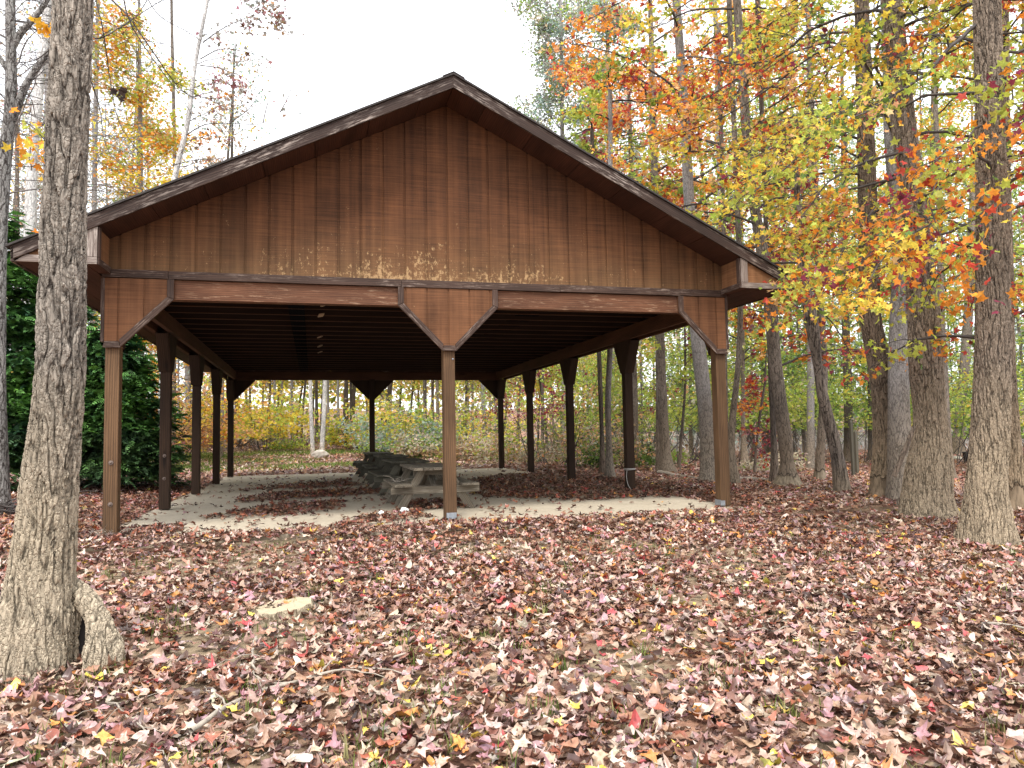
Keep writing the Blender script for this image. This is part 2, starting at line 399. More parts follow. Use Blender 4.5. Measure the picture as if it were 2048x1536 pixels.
# ground
def ground_mat():
    m, n, b, out = newmat('forest_floor'); co = coord(n, 'Object')
    vo = n.nodes.new('ShaderNodeTexVoronoi'); vo.inputs['Scale'].default_value = 9.; vo.inputs['Randomness'].default_value = 1
    nz = n.nodes.new('ShaderNodeTexNoise'); nz.inputs['Scale'].default_value = 14; lk(n, co, nz.inputs['Vector'])
    wv = n.nodes.new('ShaderNodeVectorMath'); wv.operation = 'MULTIPLY_ADD'; lk(n, nz.outputs['Color'], wv.inputs[0]); wv.inputs[1].default_value = (.1, .1, .1); lk(n, co, wv.inputs[2])
    lk(n, wv.outputs[0], vo.inputs['Vector'])
    sp = n.nodes.new('ShaderNodeSeparateColor'); lk(n, vo.outputs['Color'], sp.inputs[0])
    lit = ramp(n, sp.outputs[0], [(.0, (.05, .028, .02)), (.3, (.13, .06, .04)), (.55, (.22, .115, .08)), (.75, (.32, .18, .12)), (1., (.42, .3, .22))])
    soil = mix(n, noise(n, co, 22, 5, .65), (.13, .095, .06), (.34, .27, .18))
    pat = noise(n, co, 1.3, 4, .6)
    base = mix(n, ramp(n, pat, [(.38, 0.), (.55, 1.)]), soil, lit)
    a = n.nodes.new('ShaderNodeAttribute'); a.attribute_name = 'col'   # r: grass amount, g: bare soil amount, b: far leaf carpet
    s2 = n.nodes.new('ShaderNodeSeparateColor'); lk(n, a.outputs['Color'], s2.inputs[0])
    base = mix(n, s2.outputs[1], base, soil)
    base = mix(n, s2.outputs[2], base, lit)
    gn = noise(n, co, 3., 4, .6); gcol = mix(n, noise(n, co, 40, 3), (.20, .29, .05), (.42, .46, .14))
    gf = mathn(n, 'MULTIPLY', s2.outputs[0], ramp(n, gn, [(.38, 0.), (.55, 1.)]))
    base = mix(n, gf, base, gcol)
    lk(n, base, b.inputs['Base Color']); b.inputs['Roughness'].default_value = .95; b.inputs['Specular IOR Level'].default_value = .1
    bump(n, mathn(n, 'ADD', sp.outputs[0], noise(n, co, 30, 4)), b, .7, .03); return m
def lin(a, b, n, p=1.): return np.linspace(a, b, n)
gx = np.concatenate([np.linspace(-400, -60, 18)[:-1], np.linspace(-60, -12, 40)[:-1], np.linspace(-12, 14, 131)[:-1], np.linspace(14, 70, 50)[:-1], np.linspace(70, 400, 18)])
gy = np.concatenate([np.linspace(-60, -12, 14)[:-1], np.linspace(-12, 18, 151)[:-1], np.linspace(18, 80, 60)[:-1], np.linspace(80, 600, 25)])
GX, GY = np.meshgrid(gx, gy, indexing='ij')
GZ = ground(GX, GY)
GV = np.stack([GX, GY, GZ], -1).reshape(-1, 3)
ni, nj = GX.shape
ii, jj = np.meshgrid(np.arange(ni-1), np.arange(nj-1), indexing='ij')
q = np.stack([ii*nj+jj, (ii+1)*nj+jj, (ii+1)*nj+jj+1, ii*nj+jj+1], -1).reshape(-1, 4)
def lawn(x, y):
    """where the meadow behind the pavilion shows grass"""
    n_ = vn(x*.25, y*.5, 0, 21)
    return sst(16.0, 18.5, y)*(1-sst(25, 29, y))*(1-sst(7, 12, x))*sst(-16, -12, x)*sst(.12, .45, n_)
gcol = np.zeros((len(GV), 3))
gcol[:, 0] = lawn(GV[:, 0], GV[:, 1])
gcol[:, 1] = sst(.62, .72, vn(GV[:, 0]*.9, GV[:, 1]*.9, 0, 31))*(GV[:, 1] < 0)*.9
gcol[:, 2] = sst(9, 14, np.hypot(GV[:, 0]+1.7, GV[:, 1]+9.6))*(1-gcol[:, 0])
g_o = mesh_np('ground', GV, q, ground_mat(), col=gcol, smooth=True); tag(g_o, kind='structure')

# slab
def slab_mat():
    m, n, b, out = newmat('old_concrete'); co = coord(n, 'Object')
    a = noise(n, co, 1.4, 5, .6); c = noise(n, co, 26, 5, .7)
    col = mix(n, a, (.34, .285, .205), (.52, .45, .345)); col = mix(n, 1., col, ramp(n, c, [(.3, .82), (.7, 1.12)]), 'MULTIPLY')
    st = ramp(n, noise(n, co, 5., 6, .7), [(.56, 0.), (.68, 1.)]); col = mix(n, mathn(n, 'MULTIPLY', st, .5), col, (.22, .18, .12))
    lk(n, col, b.inputs['Base Color']); b.inputs['Roughness'].default_value = .9; bump(n, c, b, .4, .006); return m
sb = MB(); sb.box((-4.2, -.55, -.3), (4.2, 13.7, 0.)); so = sb.build('concrete_slab', slab_mat(), None, .015); tag(so, kind='structure')

# ------------------------------------------------------------------ pavilion
D, HW, ZG, ZB, ZT = 13.02, 4.0, 2.21, 2.79, 3.03
RX, RZ, SL, YO = 4.87, 5.66, .499, .63
pav = empty('picnic_pavilion', (0, 0, 0), 'open brown wooden picnic pavilion with stained plywood gable and low pitched roof', 'pavilion')
def rz(x, off=0.): return RZ+off-SL*abs(x)
H = .0775
def post(x, y, mat, front=False):
    b = MB(); b.box((x-H, y-H, -.22 if (x < 0 and y < 1) else .012), (x+H, y+H, ZB+.02), (0, 0, 1))
    o = b.build('post', mat, pav, .008)
    if y > D-1: return o
    return o
POSTS = {}
for k in range(5):
    for sx in (-1, 1):
        POSTS[(sx, k)] = post(sx*HW, D*k/4, MT['post'] if k == 0 else MT['post_shaded'])
POSTS[(0, 0)] = post(0, 0, MT['post']); POSTS[(0, 4)] = post(0, D, MT['post_shaded'])
POSTS[(0, 0)]['label'] = 'lighter front middle post with metal foot'
for key in ((0, 0), (1, 0)):
    x = 4.0*key[0]; b = MB()
    if key == (0, 0):
        b.box((x-.062, -H-.014, .035), (x+.07, -H-.003, .10)); b.box((x-.045, -H-.035, .012), (x+.05, -H-.003, .034))
    else:
        b.box((x-H-.012, -H-.01, .02), (x-H-.003, H, .10)); b.box((x-H-.012, -H-.012, .02), (x-.02, -H-.003, .09))
    b.build('post_bracket', MT['metal'], POSTS[key], .002)
def disc(name, c, r, n, mat, parent):
    """washer with a domed bolt head, axis n"""
    N = Vector(n); A = N.orthogonal().normalized(); B = N.cross(A); C = Vector(c); V = []; F = []
    prof = [(r, 0), (r, .006), (r*.55, .007), (r*.5, .018), (r*.25, .024)]; k = 14
    for rr, h in prof:
        for i in range(k):
            t = 2*math.pi*i/k; V.append(C+N*h+A*(rr*math.cos(t))+B*(rr*math.sin(t)))
    for j in range(len(prof)-1):
        for i in range(k): F.append([j*k+i, j*k+(i+1) % k, (j+1)*k+(i+1) % k, (j+1)*k+i])
    F.append([(len(prof)-1)*k+i for i in range(k)])
    return mesh_np(name, [tuple(v) for v in V], F, mat, parent)
for zz in (.86, .38): disc('bolt', (-4.0+.005, -H-.001, zz), .026, (0, -1, 0), MT['rust'], POSTS[(-1, 0)])
for zz in (.86, .50): disc('bolt', (-4.0, D/4-H-.001, zz), .026, (0, -1, 0), MT['rust'], POSTS[(-1, 1)])
disc('bolt', (.05, -H-.001, 2.10), .012, (0, -1, 0), MT['metal'], POSTS[(0, 0)])

def gable(y, s):
    """gable end at the plane y; s=-1 faces the front, +1 the back"""
    Y = lambda d: y+s*d
    n = (0, s, 0)
    # backing sheet and siding panels with channel grooves
    b = MB()
    x0 = 4.1; zb = 3.125
    ztop = lambda x: rz(x, -.145)
    b.prism([(-x0, Y(.05), zb), (x0, Y(.05), zb), (x0, Y(.05), ztop(x0)), (0, Y(.05), ztop(0)), (-x0, Y(.05), ztop(x0))], (0, s*.022, 0), 1, (0, 0, 1))
    g = [(-.004+.281*i) for i in range(-15, 16)]
    edges = [-x0]+[v for v in g if -x0+.1 < v < x0-.1]+[x0]
    for a, c in zip(edges[:-1], edges[1:]):
        a2 = a+(.016 if a > -x0 else 0); c2 = c-(.016 if c < x0 else 0)
        b.prism([(a2, Y(.0725), zb), (c2, Y(.0725), zb), (c2, Y(.0725), ztop(c2)), (a2, Y(.0725), ztop(a2))], (0, s*.016, 0), 1, (0, 0, 1))
    gw = b.build('gable_wall', MT['siding'], pav)
    b = MB(); seams = [-4.12, -3.4, -.62, 1.55, 4.12] if s < 0 else [-4.12, -1.2, 4.12]
    for a, c in zip(seams[:-1], seams[1:]):
        lift = .004 if int(a*10) % 2 else 0
        b.box((a+.002, Y(.06), ZT+.003+lift), (c-.002, Y(.118-lift), 3.13+lift), (1, 0, 0))
    b.build('trim_board', MT['trim'], pav, .004)
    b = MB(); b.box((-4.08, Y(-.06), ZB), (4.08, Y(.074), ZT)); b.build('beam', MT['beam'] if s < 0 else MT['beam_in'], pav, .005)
    if s < 0:
        b = MB(); b.box((-4.125, Y(.03), 2.27), (-4.085, Y(.112), ZT)); b.build('corner_board', MT['trim'], pav, .004); b = MB(); b.box((4.085, Y(.03), 2.27), (4.125, Y(.112), ZT)); b.build('corner_board', MT['trim'], pav, .004)
    # gussets
    for cx, lo, hi in ((0, -.665, .665), (-4, -.085, .665), (4, -.665, .085)):
        pts = []
        xa, xb = cx+lo, cx+hi
        if lo < -.2: pts += [(xa, ZT), (xa, ZB-.0), (cx-.092, ZG)]
        else: pts += [(xa, ZT), (xa, ZG)]
        if hi > .2: pts += [(cx+.092, ZG), (xb, ZB-.0), (xb, ZT)]
        else: pts += [(xb, ZG), (xb, ZT)]
        b = MB(); b.prism([(p[0], Y(.079), p[1]) for p in pts], (0, s*.012, 0), 1, (0, 0, 1))
        gs = sorted(v for v in g if xa+.06 < v < xb-.06)
        # raised panels between grooves
        ed = [xa]+gs+[xb]
        def zlow(x):
            dx = abs(x-cx)
            if (x < cx and lo > -.2) or (x > cx and hi < .2): return ZG
            return ZG if dx < .092 else ZG+(dx-.092)*(ZB-ZG)/(.665-.092)
        for a, c in zip(ed[:-1], ed[1:]):
            a2 = a+(.012 if a > xa else 0); c2 = c-(.012 if c < xb else 0)
            if c2-a2 < .03: continue
            lowpts = [(a2, zlow(a2))]+[(v, zlow(v)) for v in sorted((cx-.092, cx+.092)) if a2 < v < c2]+[(c2, zlow(c2))]
            b.prism([(p[0], Y(.0915), p[1]) for p in lowpts]+[(c2, Y(.0915), ZT-.002), (a2, Y(.0915), ZT-.002)], (0, s*.012, 0), 1, (0, 0, 1))
        gu = b.build('gusset', MT['gusset'] if s < 0 else MT['post_shaded'], pav)
        t = MB(); wd = .075
        def strip(p, q_, th=.024):
            p, q_ = Vector((p[0], 0, p[1])), Vector((q_[0], 0, q_[1])); d = (q_-p).normalized(); nn = Vector((-d.z, 0, d.x))
            if nn.z < 0 and abs(d.z) < .9: nn = -nn
            return p, q_, nn
        yt = Y(.104)
        def quad(a, b_, c, d_): t.prism([(a[0], yt, a[1]), (b_[0], yt, b_[1]), (c[0], yt, c[1]), (d_[0], yt, d_[1])], (0, s*.022, 0), 1, (b_[0]-a[0], 0, b_[1]-a[1]))
        k = wd/math.cos(math.atan((ZB-ZG)/(.665-.092)))
        if hi > .2:
            quad((cx+.092, ZG-.004), (xb, ZB-.004), (xb-wd, ZB-.004+k-wd*(ZB-ZG)/.573), (cx+.092-.012, ZG+k-.02))
            quad((xb, ZB), (xb, ZT), (xb-wd, ZT), (xb-wd, ZB+k-wd*(ZB-ZG)/.573))
        if lo < -.2:
            quad((cx-.092, ZG-.004), (xa, ZB-.004), (xa+wd, ZB-.004+k-wd*(ZB-ZG)/.573), (cx-.092+.012, ZG+k-.02))
            quad((xa, ZB), (xa, ZT), (xa+wd, ZT), (xa+wd, ZB+k-wd*(ZB-ZG)/.573))
        l2 = cx-.095; h2 = cx+.095
        t.prism([(l2, Y(.1045), ZG-.008), (h2, Y(.1045), ZG-.008), (h2-.02, Y(.1045), ZG+.066), (l2+.02, Y(.1045), ZG+.066)], (0, s*.025, 0), 1, (1, 0, 0))
        t.build('gusset_trim', MT['trim'] if s < 0 else MT['post_shaded'], gu, .004)
    # rake fascia and rake soffit
    for sx in (-1, 1):
        b = MB(); fb = lambda x: rz(x, -.157)
        yf = Y(YO)
        b.prism([(0, yf, rz(0)), (sx*RX, yf, rz(RX)), (sx*RX, yf, fb(RX)+.006), (0, yf, fb(0))], (0, s*.03, 0), 1, (sx, 0, -SL))
        b.build('fascia_board', MT['fascia'], pav, .004)
        b = MB(); sl = lambda x: rz(x, -.142)
        cuts = [0, .42, 1.05, 1.7, 2.3, 2.95, 3.5, 4.06]
        for a, c in zip(cuts[:-1], cuts[1:]):
            b.prism([(sx*(a+.004), Y(.09), sl(a+.004)), (sx*(c-.004), Y(.09), sl(c-.004)), (sx*(c-.004), Y(YO-.002), sl(c-.004)), (sx*(a+.004), Y(YO-.002), sl(a+.004))], (0, 0, .02), 1, (0, 1, 0))
        b.build('rake_soffit', MT['soffit'], pav)
        # boxed eave return
        b = MB(); xi = 4.04; zs = 3.075; xo = 4.79
        ff = lambda x: rz(x, -.15)
        b.prism([(sx*xi, Y(YO-.03), zs), (sx*xo, Y(YO-.03), zs), (sx*xo, Y(YO-.03), max(ff(xo), zs+.01)), (sx*xi, Y(YO-.03), ff(xi))], (0, s*.02, 0), 1, (0, 0, 1))
        b.prism([(sx*xi, Y(.12), zs), (sx*xi, Y(YO-.03), zs), (sx*xi, Y(YO-.03), ff(xi)-.005), (sx*xi, Y(.12), ff(xi)-.005)], (sx*.02, 0, 0), 1, (0, 0, 1))
        er = b.build('eave_return', MT['return'], pav)
        b = MB(); y1 = Y(YO-.009)
        b.prism([(sx*(xi-.004), y1, zs-.006), (sx*(xo+.05), y1, zs-.006), (sx*(xo-.06), y1, zs+.072), (sx*(xi-.004), y1, zs+.072)], (0, s*.02, 0), 1, (1, 0, 0))
        b.prism([(sx*(xi-.004), y1, zs+.075), (sx*(xi+.10), y1, zs+.075), (sx*(xi+.10), y1, ff(xi+.10)), (sx*(xi-.004), y1, ff(xi))], (0, s*.02, 0), 1, (0, 0, 1))
        b.build('return_trim', MT['return_trim'], er, .004)
        b = MB(); b.box((sx*(xi-.022), Y(.12), zs-.006), (sx*(xi-.002), Y(YO-.01), zs+.072)); b.box((sx*(xi-.022), Y(YO-.09), zs+.074), (sx*(xi-.002), Y(YO-.01), ff(xi)))
        b.build('return_trim', MT['trim'], er, .004)
gable(0, -1); gable(D, 1)
# side beams, side gussets, eaves
for sx in (-1, 1):
    b = MB(); b.box((sx*3.845, .065, ZB+.003), (sx*3.92, D-.065, ZT+.002), (0, 1, 0)); b.build('beam', MT['beam_in'], pav, .005)
    b = MB(); b.box((sx*4.08, .08, ZB+.003), (sx*4.15, D-.08, ZT+.03), (0, 1, 0)); b.build('beam', MT['beam_in'], pav, .005)
    for k in range(5):
        y = D*k/4; lo = -.40 if k > 0 else 0; hi = .40 if k < 4 else 0
        for xx in (3.925, 4.079):
            pts = []
            if lo < 0: pts += [(y+lo, ZB+.1), (y+lo, ZB), (y-.092, ZG)]
            else: pts += [(y+.08, ZB+.1), (y+.08, ZG)]
            if hi > 0: pts += [(y+.092, ZG), (y+hi, ZB), (y+hi, ZB+.1)]
            else: pts += [(y-.08, ZG), (y-.08, ZB+.1)]
            b = MB(); sg = -1 if xx < 4 else 1
            b.prism([(sx*(xx+sg*(.002)), p[0], p[1]) for p in pts], (sx*sg*.018, 0, 0), 1, (0, 0, 1))
            b.build('gusset', MT['post_shaded'], pav)
        # edge boards closing the bracket underside
        b = MB()
        if lo < 0: b.bar((sx*4.0, y-.10, ZG-.01), (sx*4.0, y+lo, ZB-.012), .02, .17, (0, -1, -1))
        if hi > 0: b.bar((sx*4.0, y+.10, ZG-.01), (sx*4.0, y+hi, ZB-.012), .02, .17, (0, 1, -1))
        b.build('gusset_trim', MT['post_shaded'], pav, .003)
    b = MB(); cuts = [-YO+.02, 1.3, 3.7, 6.1, 8.5, 10.9, D+YO-.02]
    xs = [4.155, 4.36, 4.60, RX-.035]
    for a, c in zip(xs[:-1], xs[1:]): b.box((sx*(a+.003), cuts[0], 3.072), (sx*(c-.003), cuts[-1], 3.09), (0, 1, 0))
    b.box((sx*4.03, -YO+.02, 3.0725), (sx*4.15, -.12, 3.09), (0, 1, 0)); b.box((sx*4.03, D+.12, 3.0725), (sx*4.15, D+YO-.02, 3.09), (0, 1, 0))
    b.build('eave_soffit', MT['soffit'], pav)
    b = MB(); b.box((sx*(RX-.03), -YO-.03, 3.06), (sx*RX, D+YO+.03, rz(RX)-.004), (0, 1, 0)); b.build('fascia_board', MT['fascia'], pav, .004)
# roof
rf = MB()
for sx in (-1, 1):
    e = RX+.045; y0, y1 = -YO-.055, D+YO+.055
    rf.prism([(0, y0, rz(0)+.004), (sx*e, y0, rz(e)+.004), (sx*e, y1, rz(e)+.004), (0, y1, rz(0)+.004)], (0, 0, .024), 1, (0, 1, 0))
roof = rf.build('roof', MT['shingle'], pav)
b = MB()
for sx in (-1, 1):
    for i in range(30):
        y0 = -YO-.06+i*.475
        if y0 > D+YO-.3: break
        b.prism([(0, y0, rz(0)+.030+.004*(i % 2)), (sx*.14, y0, rz(.14)+.030+.004*(i % 2)), (sx*.14, y0+.5, rz(.14)+.032), (0, y0+.5, rz(0)+.032)], (0, 0, .012), 1, (0, 1, 0))
b.build('ridge_cap', MT['shingle'], roof)
# roof deck seen from below, ceiling joists
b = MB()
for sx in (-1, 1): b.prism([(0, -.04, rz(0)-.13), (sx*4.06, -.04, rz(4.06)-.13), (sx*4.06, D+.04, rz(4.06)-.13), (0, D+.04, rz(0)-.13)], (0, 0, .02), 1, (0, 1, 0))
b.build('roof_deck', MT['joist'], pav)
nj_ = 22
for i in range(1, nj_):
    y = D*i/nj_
    b = MB(); b.box((-3.925, y-.018, ZT+.004), (3.925, y+.018, ZT+.15), (1, 0, 0)); jo = b.build('joist', MT['joist'], pav); b = MB(); b.box((-3.92, y-.020, ZT-.006), (3.92, y+.016, ZT+.003), (1, 0, 0)); b.build('lit_edge_strip', MT['beam_in'], jo)  # added strip: light along the joist's bottom edge put into its colour
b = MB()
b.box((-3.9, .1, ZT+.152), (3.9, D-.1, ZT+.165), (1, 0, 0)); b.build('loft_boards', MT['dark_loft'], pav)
for (ua, ub, v, z_) in ((576, 609, 616, ZT-.004), (1050, 1100, 620, ZT+.06)):
    xa = at(ua, v, z_)[0]; xb = at(ub, v, z_)[0]; b = MB()
    if z_ < ZT: b.box((xa, .5, z_), (xb, D-.3, z_+.006), (0, 1, 0))
    else:
        for i in range(1, nj_-1): b.box((xa, D*i/nj_+.03, z_), (xb, D*(i+1)/nj_-.03, z_+.006), (0, 1, 0))
    b.build('wire_mesh', MT['mesh'], pav)
for (u, v, r_) in ((648, 613, 20), (642, 633, -25), (640, 676, 15), (640, 694, 0), (640, 706, 20)):
    p = at(u, v, ZT-.03); b = MB(); a_ = R_(r_)
    P = [(p[0]+.055*math.cos(t+a_)*(1+.25*(i % 2)), p[1]+.09*math.sin(t+a_), ZT-.02+.02*math.cos(t)) for i, t in enumerate(np.linspace(0, 2*math.pi, 5)[:-1])]
    b.prism(P, (0, 0, .02), 1, (1, 0, 0)); b.build('cleat', MT['scrap'], pav)

# ------------------------------------------------------------------ picnic tables
def table(loc, lab, mat, rot=0.):
    t = empty('picnic_table', loc, lab, 'picnic table', 'picnic tables in a row under the pavilion'); t.rotation_euler.z = rot
    L, Wt = 1.85, .70
    for i in range(5):
        b = MB(); x0 = -Wt/2+i*(Wt/5)
        b.box((x0+.004, -.012*(i % 2), .59), (x0+Wt/5-.004, L+.01*(i % 3), .63), (0, 1, 0)); b.build('tabletop_board', mat, t, .005)
    for sx in (-1, 1):
        st = []
        for i in range(2):
            b = MB(); x0 = sx*.49+(-.13+i*.131)
            b.box((x0, .0+.012*i, .355), (x0+.127, L-.01*i, .392), (0, 1, 0)); b.build('seat_board', mat, t, .005)
    for y in (.24, L-.24):
        for sx in (-1, 1):
            b = MB(); b.prism([(sx*.13, y, .588), (sx*.25, y, .588), (sx*.60, y, 0), (sx*.46, y, 0)], (0, .04, 0), 1, (-.35*sx, 0, .588)); b.build('leg', mat, t, .004)
        b = MB(); b.box((-.66, y-.042, .245), (.66, y-.002, .353), (1, 0, 0)); b.build('cross_brace', mat, t, .004)
        b = MB(); b.box((-.32, y+.042, .51), (.32, y+.08, .588), (1, 0, 0)); b.build('cleat', mat, t, .003)
        iy = 1 if y < 1 else -1
        b = MB(); b.bar((0, y+iy*.05, .30), (0, L/2-iy*.04, .57), .075, .038, (1, 0, 0)); b.build('diagonal_brace', mat, t, .003)
    return t
table((.03, 1.12, .004), 'nearest grey picnic table of the row, right behind the middle front post', MT['grey_wood'])
table((.03, 4.15, .004), 'second grey picnic table of the row counted from the front post', MT['grey_dark'], .02)
table((.07, 7.6, .004), 'third picnic table of the row counted from the front post', MT['grey_dark'], -.015)
table((.06, 10.75, .004), 'farthest picnic table of the row, by the back middle post', MT['grey_dark'], .01)

# ------------------------------------------------------------------ leaves and twigs
def star(rng, shoulders=False, tulip=False):
    if tulip: ang = np.radians([-118, -48, 48, 118]); ln = np.array([.72, .95, .95, .72]); nr = [.55, .62, .55]
    else:
        ang = np.radians([-128, -64, 0, 64, 128]); ln = np.array([.66, .94, 1.05, .94, .66]); nr = [.46, .53, .53, .46]
    ang = ang+rng.normal(0, .07, len(ang)); ln = ln*rng.uniform(.85, 1.12, len(ln)); P = [(math.pi+0., .18)]
    for i, (a, l) in enumerate(zip(ang, ln)):
        if shoulders: P.append((a-.20, l*.70))
        P.append((a, l))
        if shoulders: P.append((a+.20, l*.70))
        if i < len(ang)-1: P.append(((a+ang[i+1])/2, nr[i]*rng.uniform(.85, 1.15)))
    P = np.array(P); return np.stack([P[:, 1]*np.cos(P[:, 0]), P[:, 1]*np.sin(P[:, 0])], -1)*.5
def oval(rng, n=10):
    t = np.linspace(0, 2*math.pi, n, endpoint=False); return np.stack([.55*np.cos(t), .26*np.sin(t)*(1-.25*np.cos(t))], -1)
def protos(rng, kind, k, curl, rings=1):
    """k curled leaf shapes sharing one face list"""
    out = []
    for _ in range(k):
        o = {'star': lambda: star(rng), 'star2': lambda: star(rng, True), 'tulip': lambda: star(rng, True, True), 'oval': lambda: oval(rng)}[kind]()
        pts = [np.zeros((1, 2))]+[o*f for f in ((.55, 1.) if rings == 2 else (1.,))]
        P = np.concatenate(pts); x, y = P.T
        a = rng.uniform(0, math.pi); s = x*math.cos(a)+y*math.sin(a); s2 = -x*math.sin(a)+y*math.cos(a)
        r = np.hypot(x, y)
        z = curl*(rng.uniform(-.3, 1.5)*s*s+rng.uniform(-.9, .5)*s2*s2*.8+rng.uniform(-.25, .25)*np.abs(y)*1.2)+curl*.22*r*r*np.sin(3*np.arctan2(y, x)+rng.uniform(0, 6))*2
        z = z+curl*.07*rng.normal(0, 1, len(z))*r*2
        out.append(np.stack([x, y, z], -1))
    n = len(o); F = []
    F += [(0, 1+i, 1+(i+1) % n) for i in range(n)]
    if rings == 2: 
        for i in range(n): j = (i+1) % n; F += [(1+i, 1+n+i, 1+n+j), (1+i, 1+n+j, 1+j)]
    return np.array(out), np.array(F)
def kite():
    V = np.array([[[-.5, 0, 0], [0, -.3, .06], [.5, 0, -.04], [0, .3, .06]]]); return V, np.array([[0, 1, 2], [0, 2, 3]])
def spray(rng, k):
    out = []
    for _ in range(k):
        n = 7; P = [[-.1, 0, 0]]
        for sgn in (1, -1):
            pts = []
            for i in range(n):
                t = i/(n-1); wd = .30*(1-t)**.7+.02
                pts.append([t*.9+.10, sgn*wd*rng.uniform(.75, 1.2), -.22*t*t-.10*wd]); pts.append([t*.9+.04, sgn*wd*.25, -.22*t*t])
            P += pts if sgn > 0 else pts
        out.append(P)
    V = np.array(out); m = 2*n; F = []
    for i in range(m-1):
        F.append((1+i, 2+i, 1+m+i+1)); F.append((1+i, 1+m+i+1, 1+m+i))
    F.append((0, 1, 1+m))
    return V, np.array(F)
def rots(rng, n, tilt_lo, tilt_hi, yaw=None):
    ph = rng.uniform(0, 2*math.pi, n) if yaw is None else yaw
    th = np.radians(rng.uniform(tilt_lo, tilt_hi, n)); ps = rng.uniform(0, 2*math.pi, n)
    c, s = np.cos(ph), np.sin(ph); Z = np.zeros(n); O = np.ones(n)
    A = np.stack([np.stack([c, -s, Z], -1), np.stack([s, c, Z], -1), np.stack([Z, Z, O], -1)], 1)
    kx, ky = np.cos(ps), np.sin(ps); ct, st = np.cos(th), np.sin(th); v = 1-ct
    B = np.stack([np.stack([ct+kx*kx*v, kx*ky*v, ky*st], -1), np.stack([kx*ky*v, ct+ky*ky*v, -kx*st], -1), np.stack([-ky*st, kx*st, ct], -1)], 1)
    return np.einsum('nij,njk->nik', B, A)
def scatter(name, rng, pr, pos, R, size, col, mat, parent=None, origin=(0, 0, 0), smooth=False):
    V, F = pr; n = len(pos); k = rng.integers(0, len(V), n)
    W = np.einsum('nij,nvj->nvi', R, V[k]*np.asarray(size)[:, None, None])+(pos-np.asarray(origin))[:, None, :]
    nv = V.shape[1]
    FF = (F[None]+np.arange(n)[:, None, None]*nv).reshape(-1, F.shape[1])
    return mesh_np(name, W.reshape(-1, 3), FF, mat, parent, col=np.repeat(col, nv, 0), smooth=smooth)
PAL = dict(Y=(.74, .57, .08), YG=(.46, .50, .09), G=(.13, .21, .045), DG=(.05, .10, .03), O=(.72, .28, .04), R=(.48, .07, .045), C=(.26, .045, .075), B=(.15, .075, .04), P=(.72, .42, .2),
           T=(.40, .27, .16), W=(.55, .48, .36), BG=(.30, .40, .33), LG=(.30, .40, .08), M=(.35, .16, .17), GR=(.30, .28, .25))
def colours(rng, pal, n, pos=None, clump=1.1, jit=.18):
    ks = list(pal); wts = np.array([pal[k] for k in ks], float); wts /= wts.sum()
    if pos is not None:   # neighbouring leaves turn together
        f = vn(pos[:, 0]*clump, pos[:, 1]*clump, pos[:, 2]*clump, int(rng.integers(1, 999))); f = np.clip((f-.5)*1.5+.5, 0, .999)
        u = np.where(rng.random(n) < .62, f, rng.random(n))
    else: u = rng.random(n)
    idx = np.searchsorted(np.cumsum(wts), u*.9999); idx = np.minimum(idx, len(ks)-1)
    c = np.array([PAL[k] for k in ks])[idx]
    return np.clip(c*rng.normal(1, jit, (n, 1))*rng.normal(1, .06, (n, 3)), .01, .95)

PR_STAR = protos(np.random.default_rng(1), 'star', 12, .7)
PR_STAR2 = protos(np.random.default_rng(2), 'star2', 14, .7, 1)
PR_KITE = kite()
PR_OVAL = protos(np.random.default_rng(3), 'oval', 8, .5)
PR_SPRAY = spray(np.random.default_rng(4), 8)

def limb_line(rng, p0, az, el, L, droop, n=8, wob=.25):
    P = [np.array(p0, float)]
    for i in range(n):
        a = az+rng.normal(0, wob); e = el-droop*(i/n)+rng.normal(0, wob*.5)
        P.append(P[-1]+L/n*np.array([math.cos(a)*math.cos(e), math.sin(a)*math.cos(e), math.sin(e)]))
    return np.array(P)
def dress(rng, P, r0, nsub, leaves, tub, leafpos, sublen=.35, twig_r=.35, jit=.09, sub2=2, start=.2, droop=.5):
    """side twigs along limb P, leaf positions at the twigs' ends; returns nothing, appends"""
    n = len(P); L = np.linalg.norm(P[-1]-P[0]); rr = r0*np.linspace(1, .25, n); tub.append((P, rr))
    side = 1
    for j in range(nsub):
        t = start+(1-start)*(j+rng.random())/nsub; f = t*(n-1); i = min(int(f), n-2); q0 = P[i]+(P[i+1]-P[i])*(f-i)
        d = P[i+1]-P[i]; az = math.atan2(d[1], d[0]); side = -side
        a2 = az+side*rng.uniform(.4, 1.15); l2 = max(L*sublen*(1.15-.6*t)*rng.uniform(.6, 1.3), .15)
        Q = limb_line(rng, q0, a2, rng.uniform(-.35, .35), l2, droop, 5, .3); tub.append((Q, r0*twig_r*np.linspace(1, .3, 6)*(1-.4*t)))
        ends = [Q]
        for _ in range(sub2):
            k = rng.integers(1, 5); S = limb_line(rng, Q[k], a2+rng.uniform(-1.2, 1.2), rng.uniform(-.6, .3), l2*rng.uniform(.3, .6), droop, 3, .3)
            tub.append((S, r0*twig_r*.5*np.linspace(1, .4, 4))); ends.append(S)
        m = max(1, int(leaves/nsub*rng.uniform(.5, 1.5))); E_ = np.concatenate([e[1:] for e in ends])
        leafpos.append(E_[rng.integers(0, len(E_), m)]+rng.normal(0, jit, (m, 3))*np.array([1, 1, .8])-np.array([0, 0, jit*.5]))

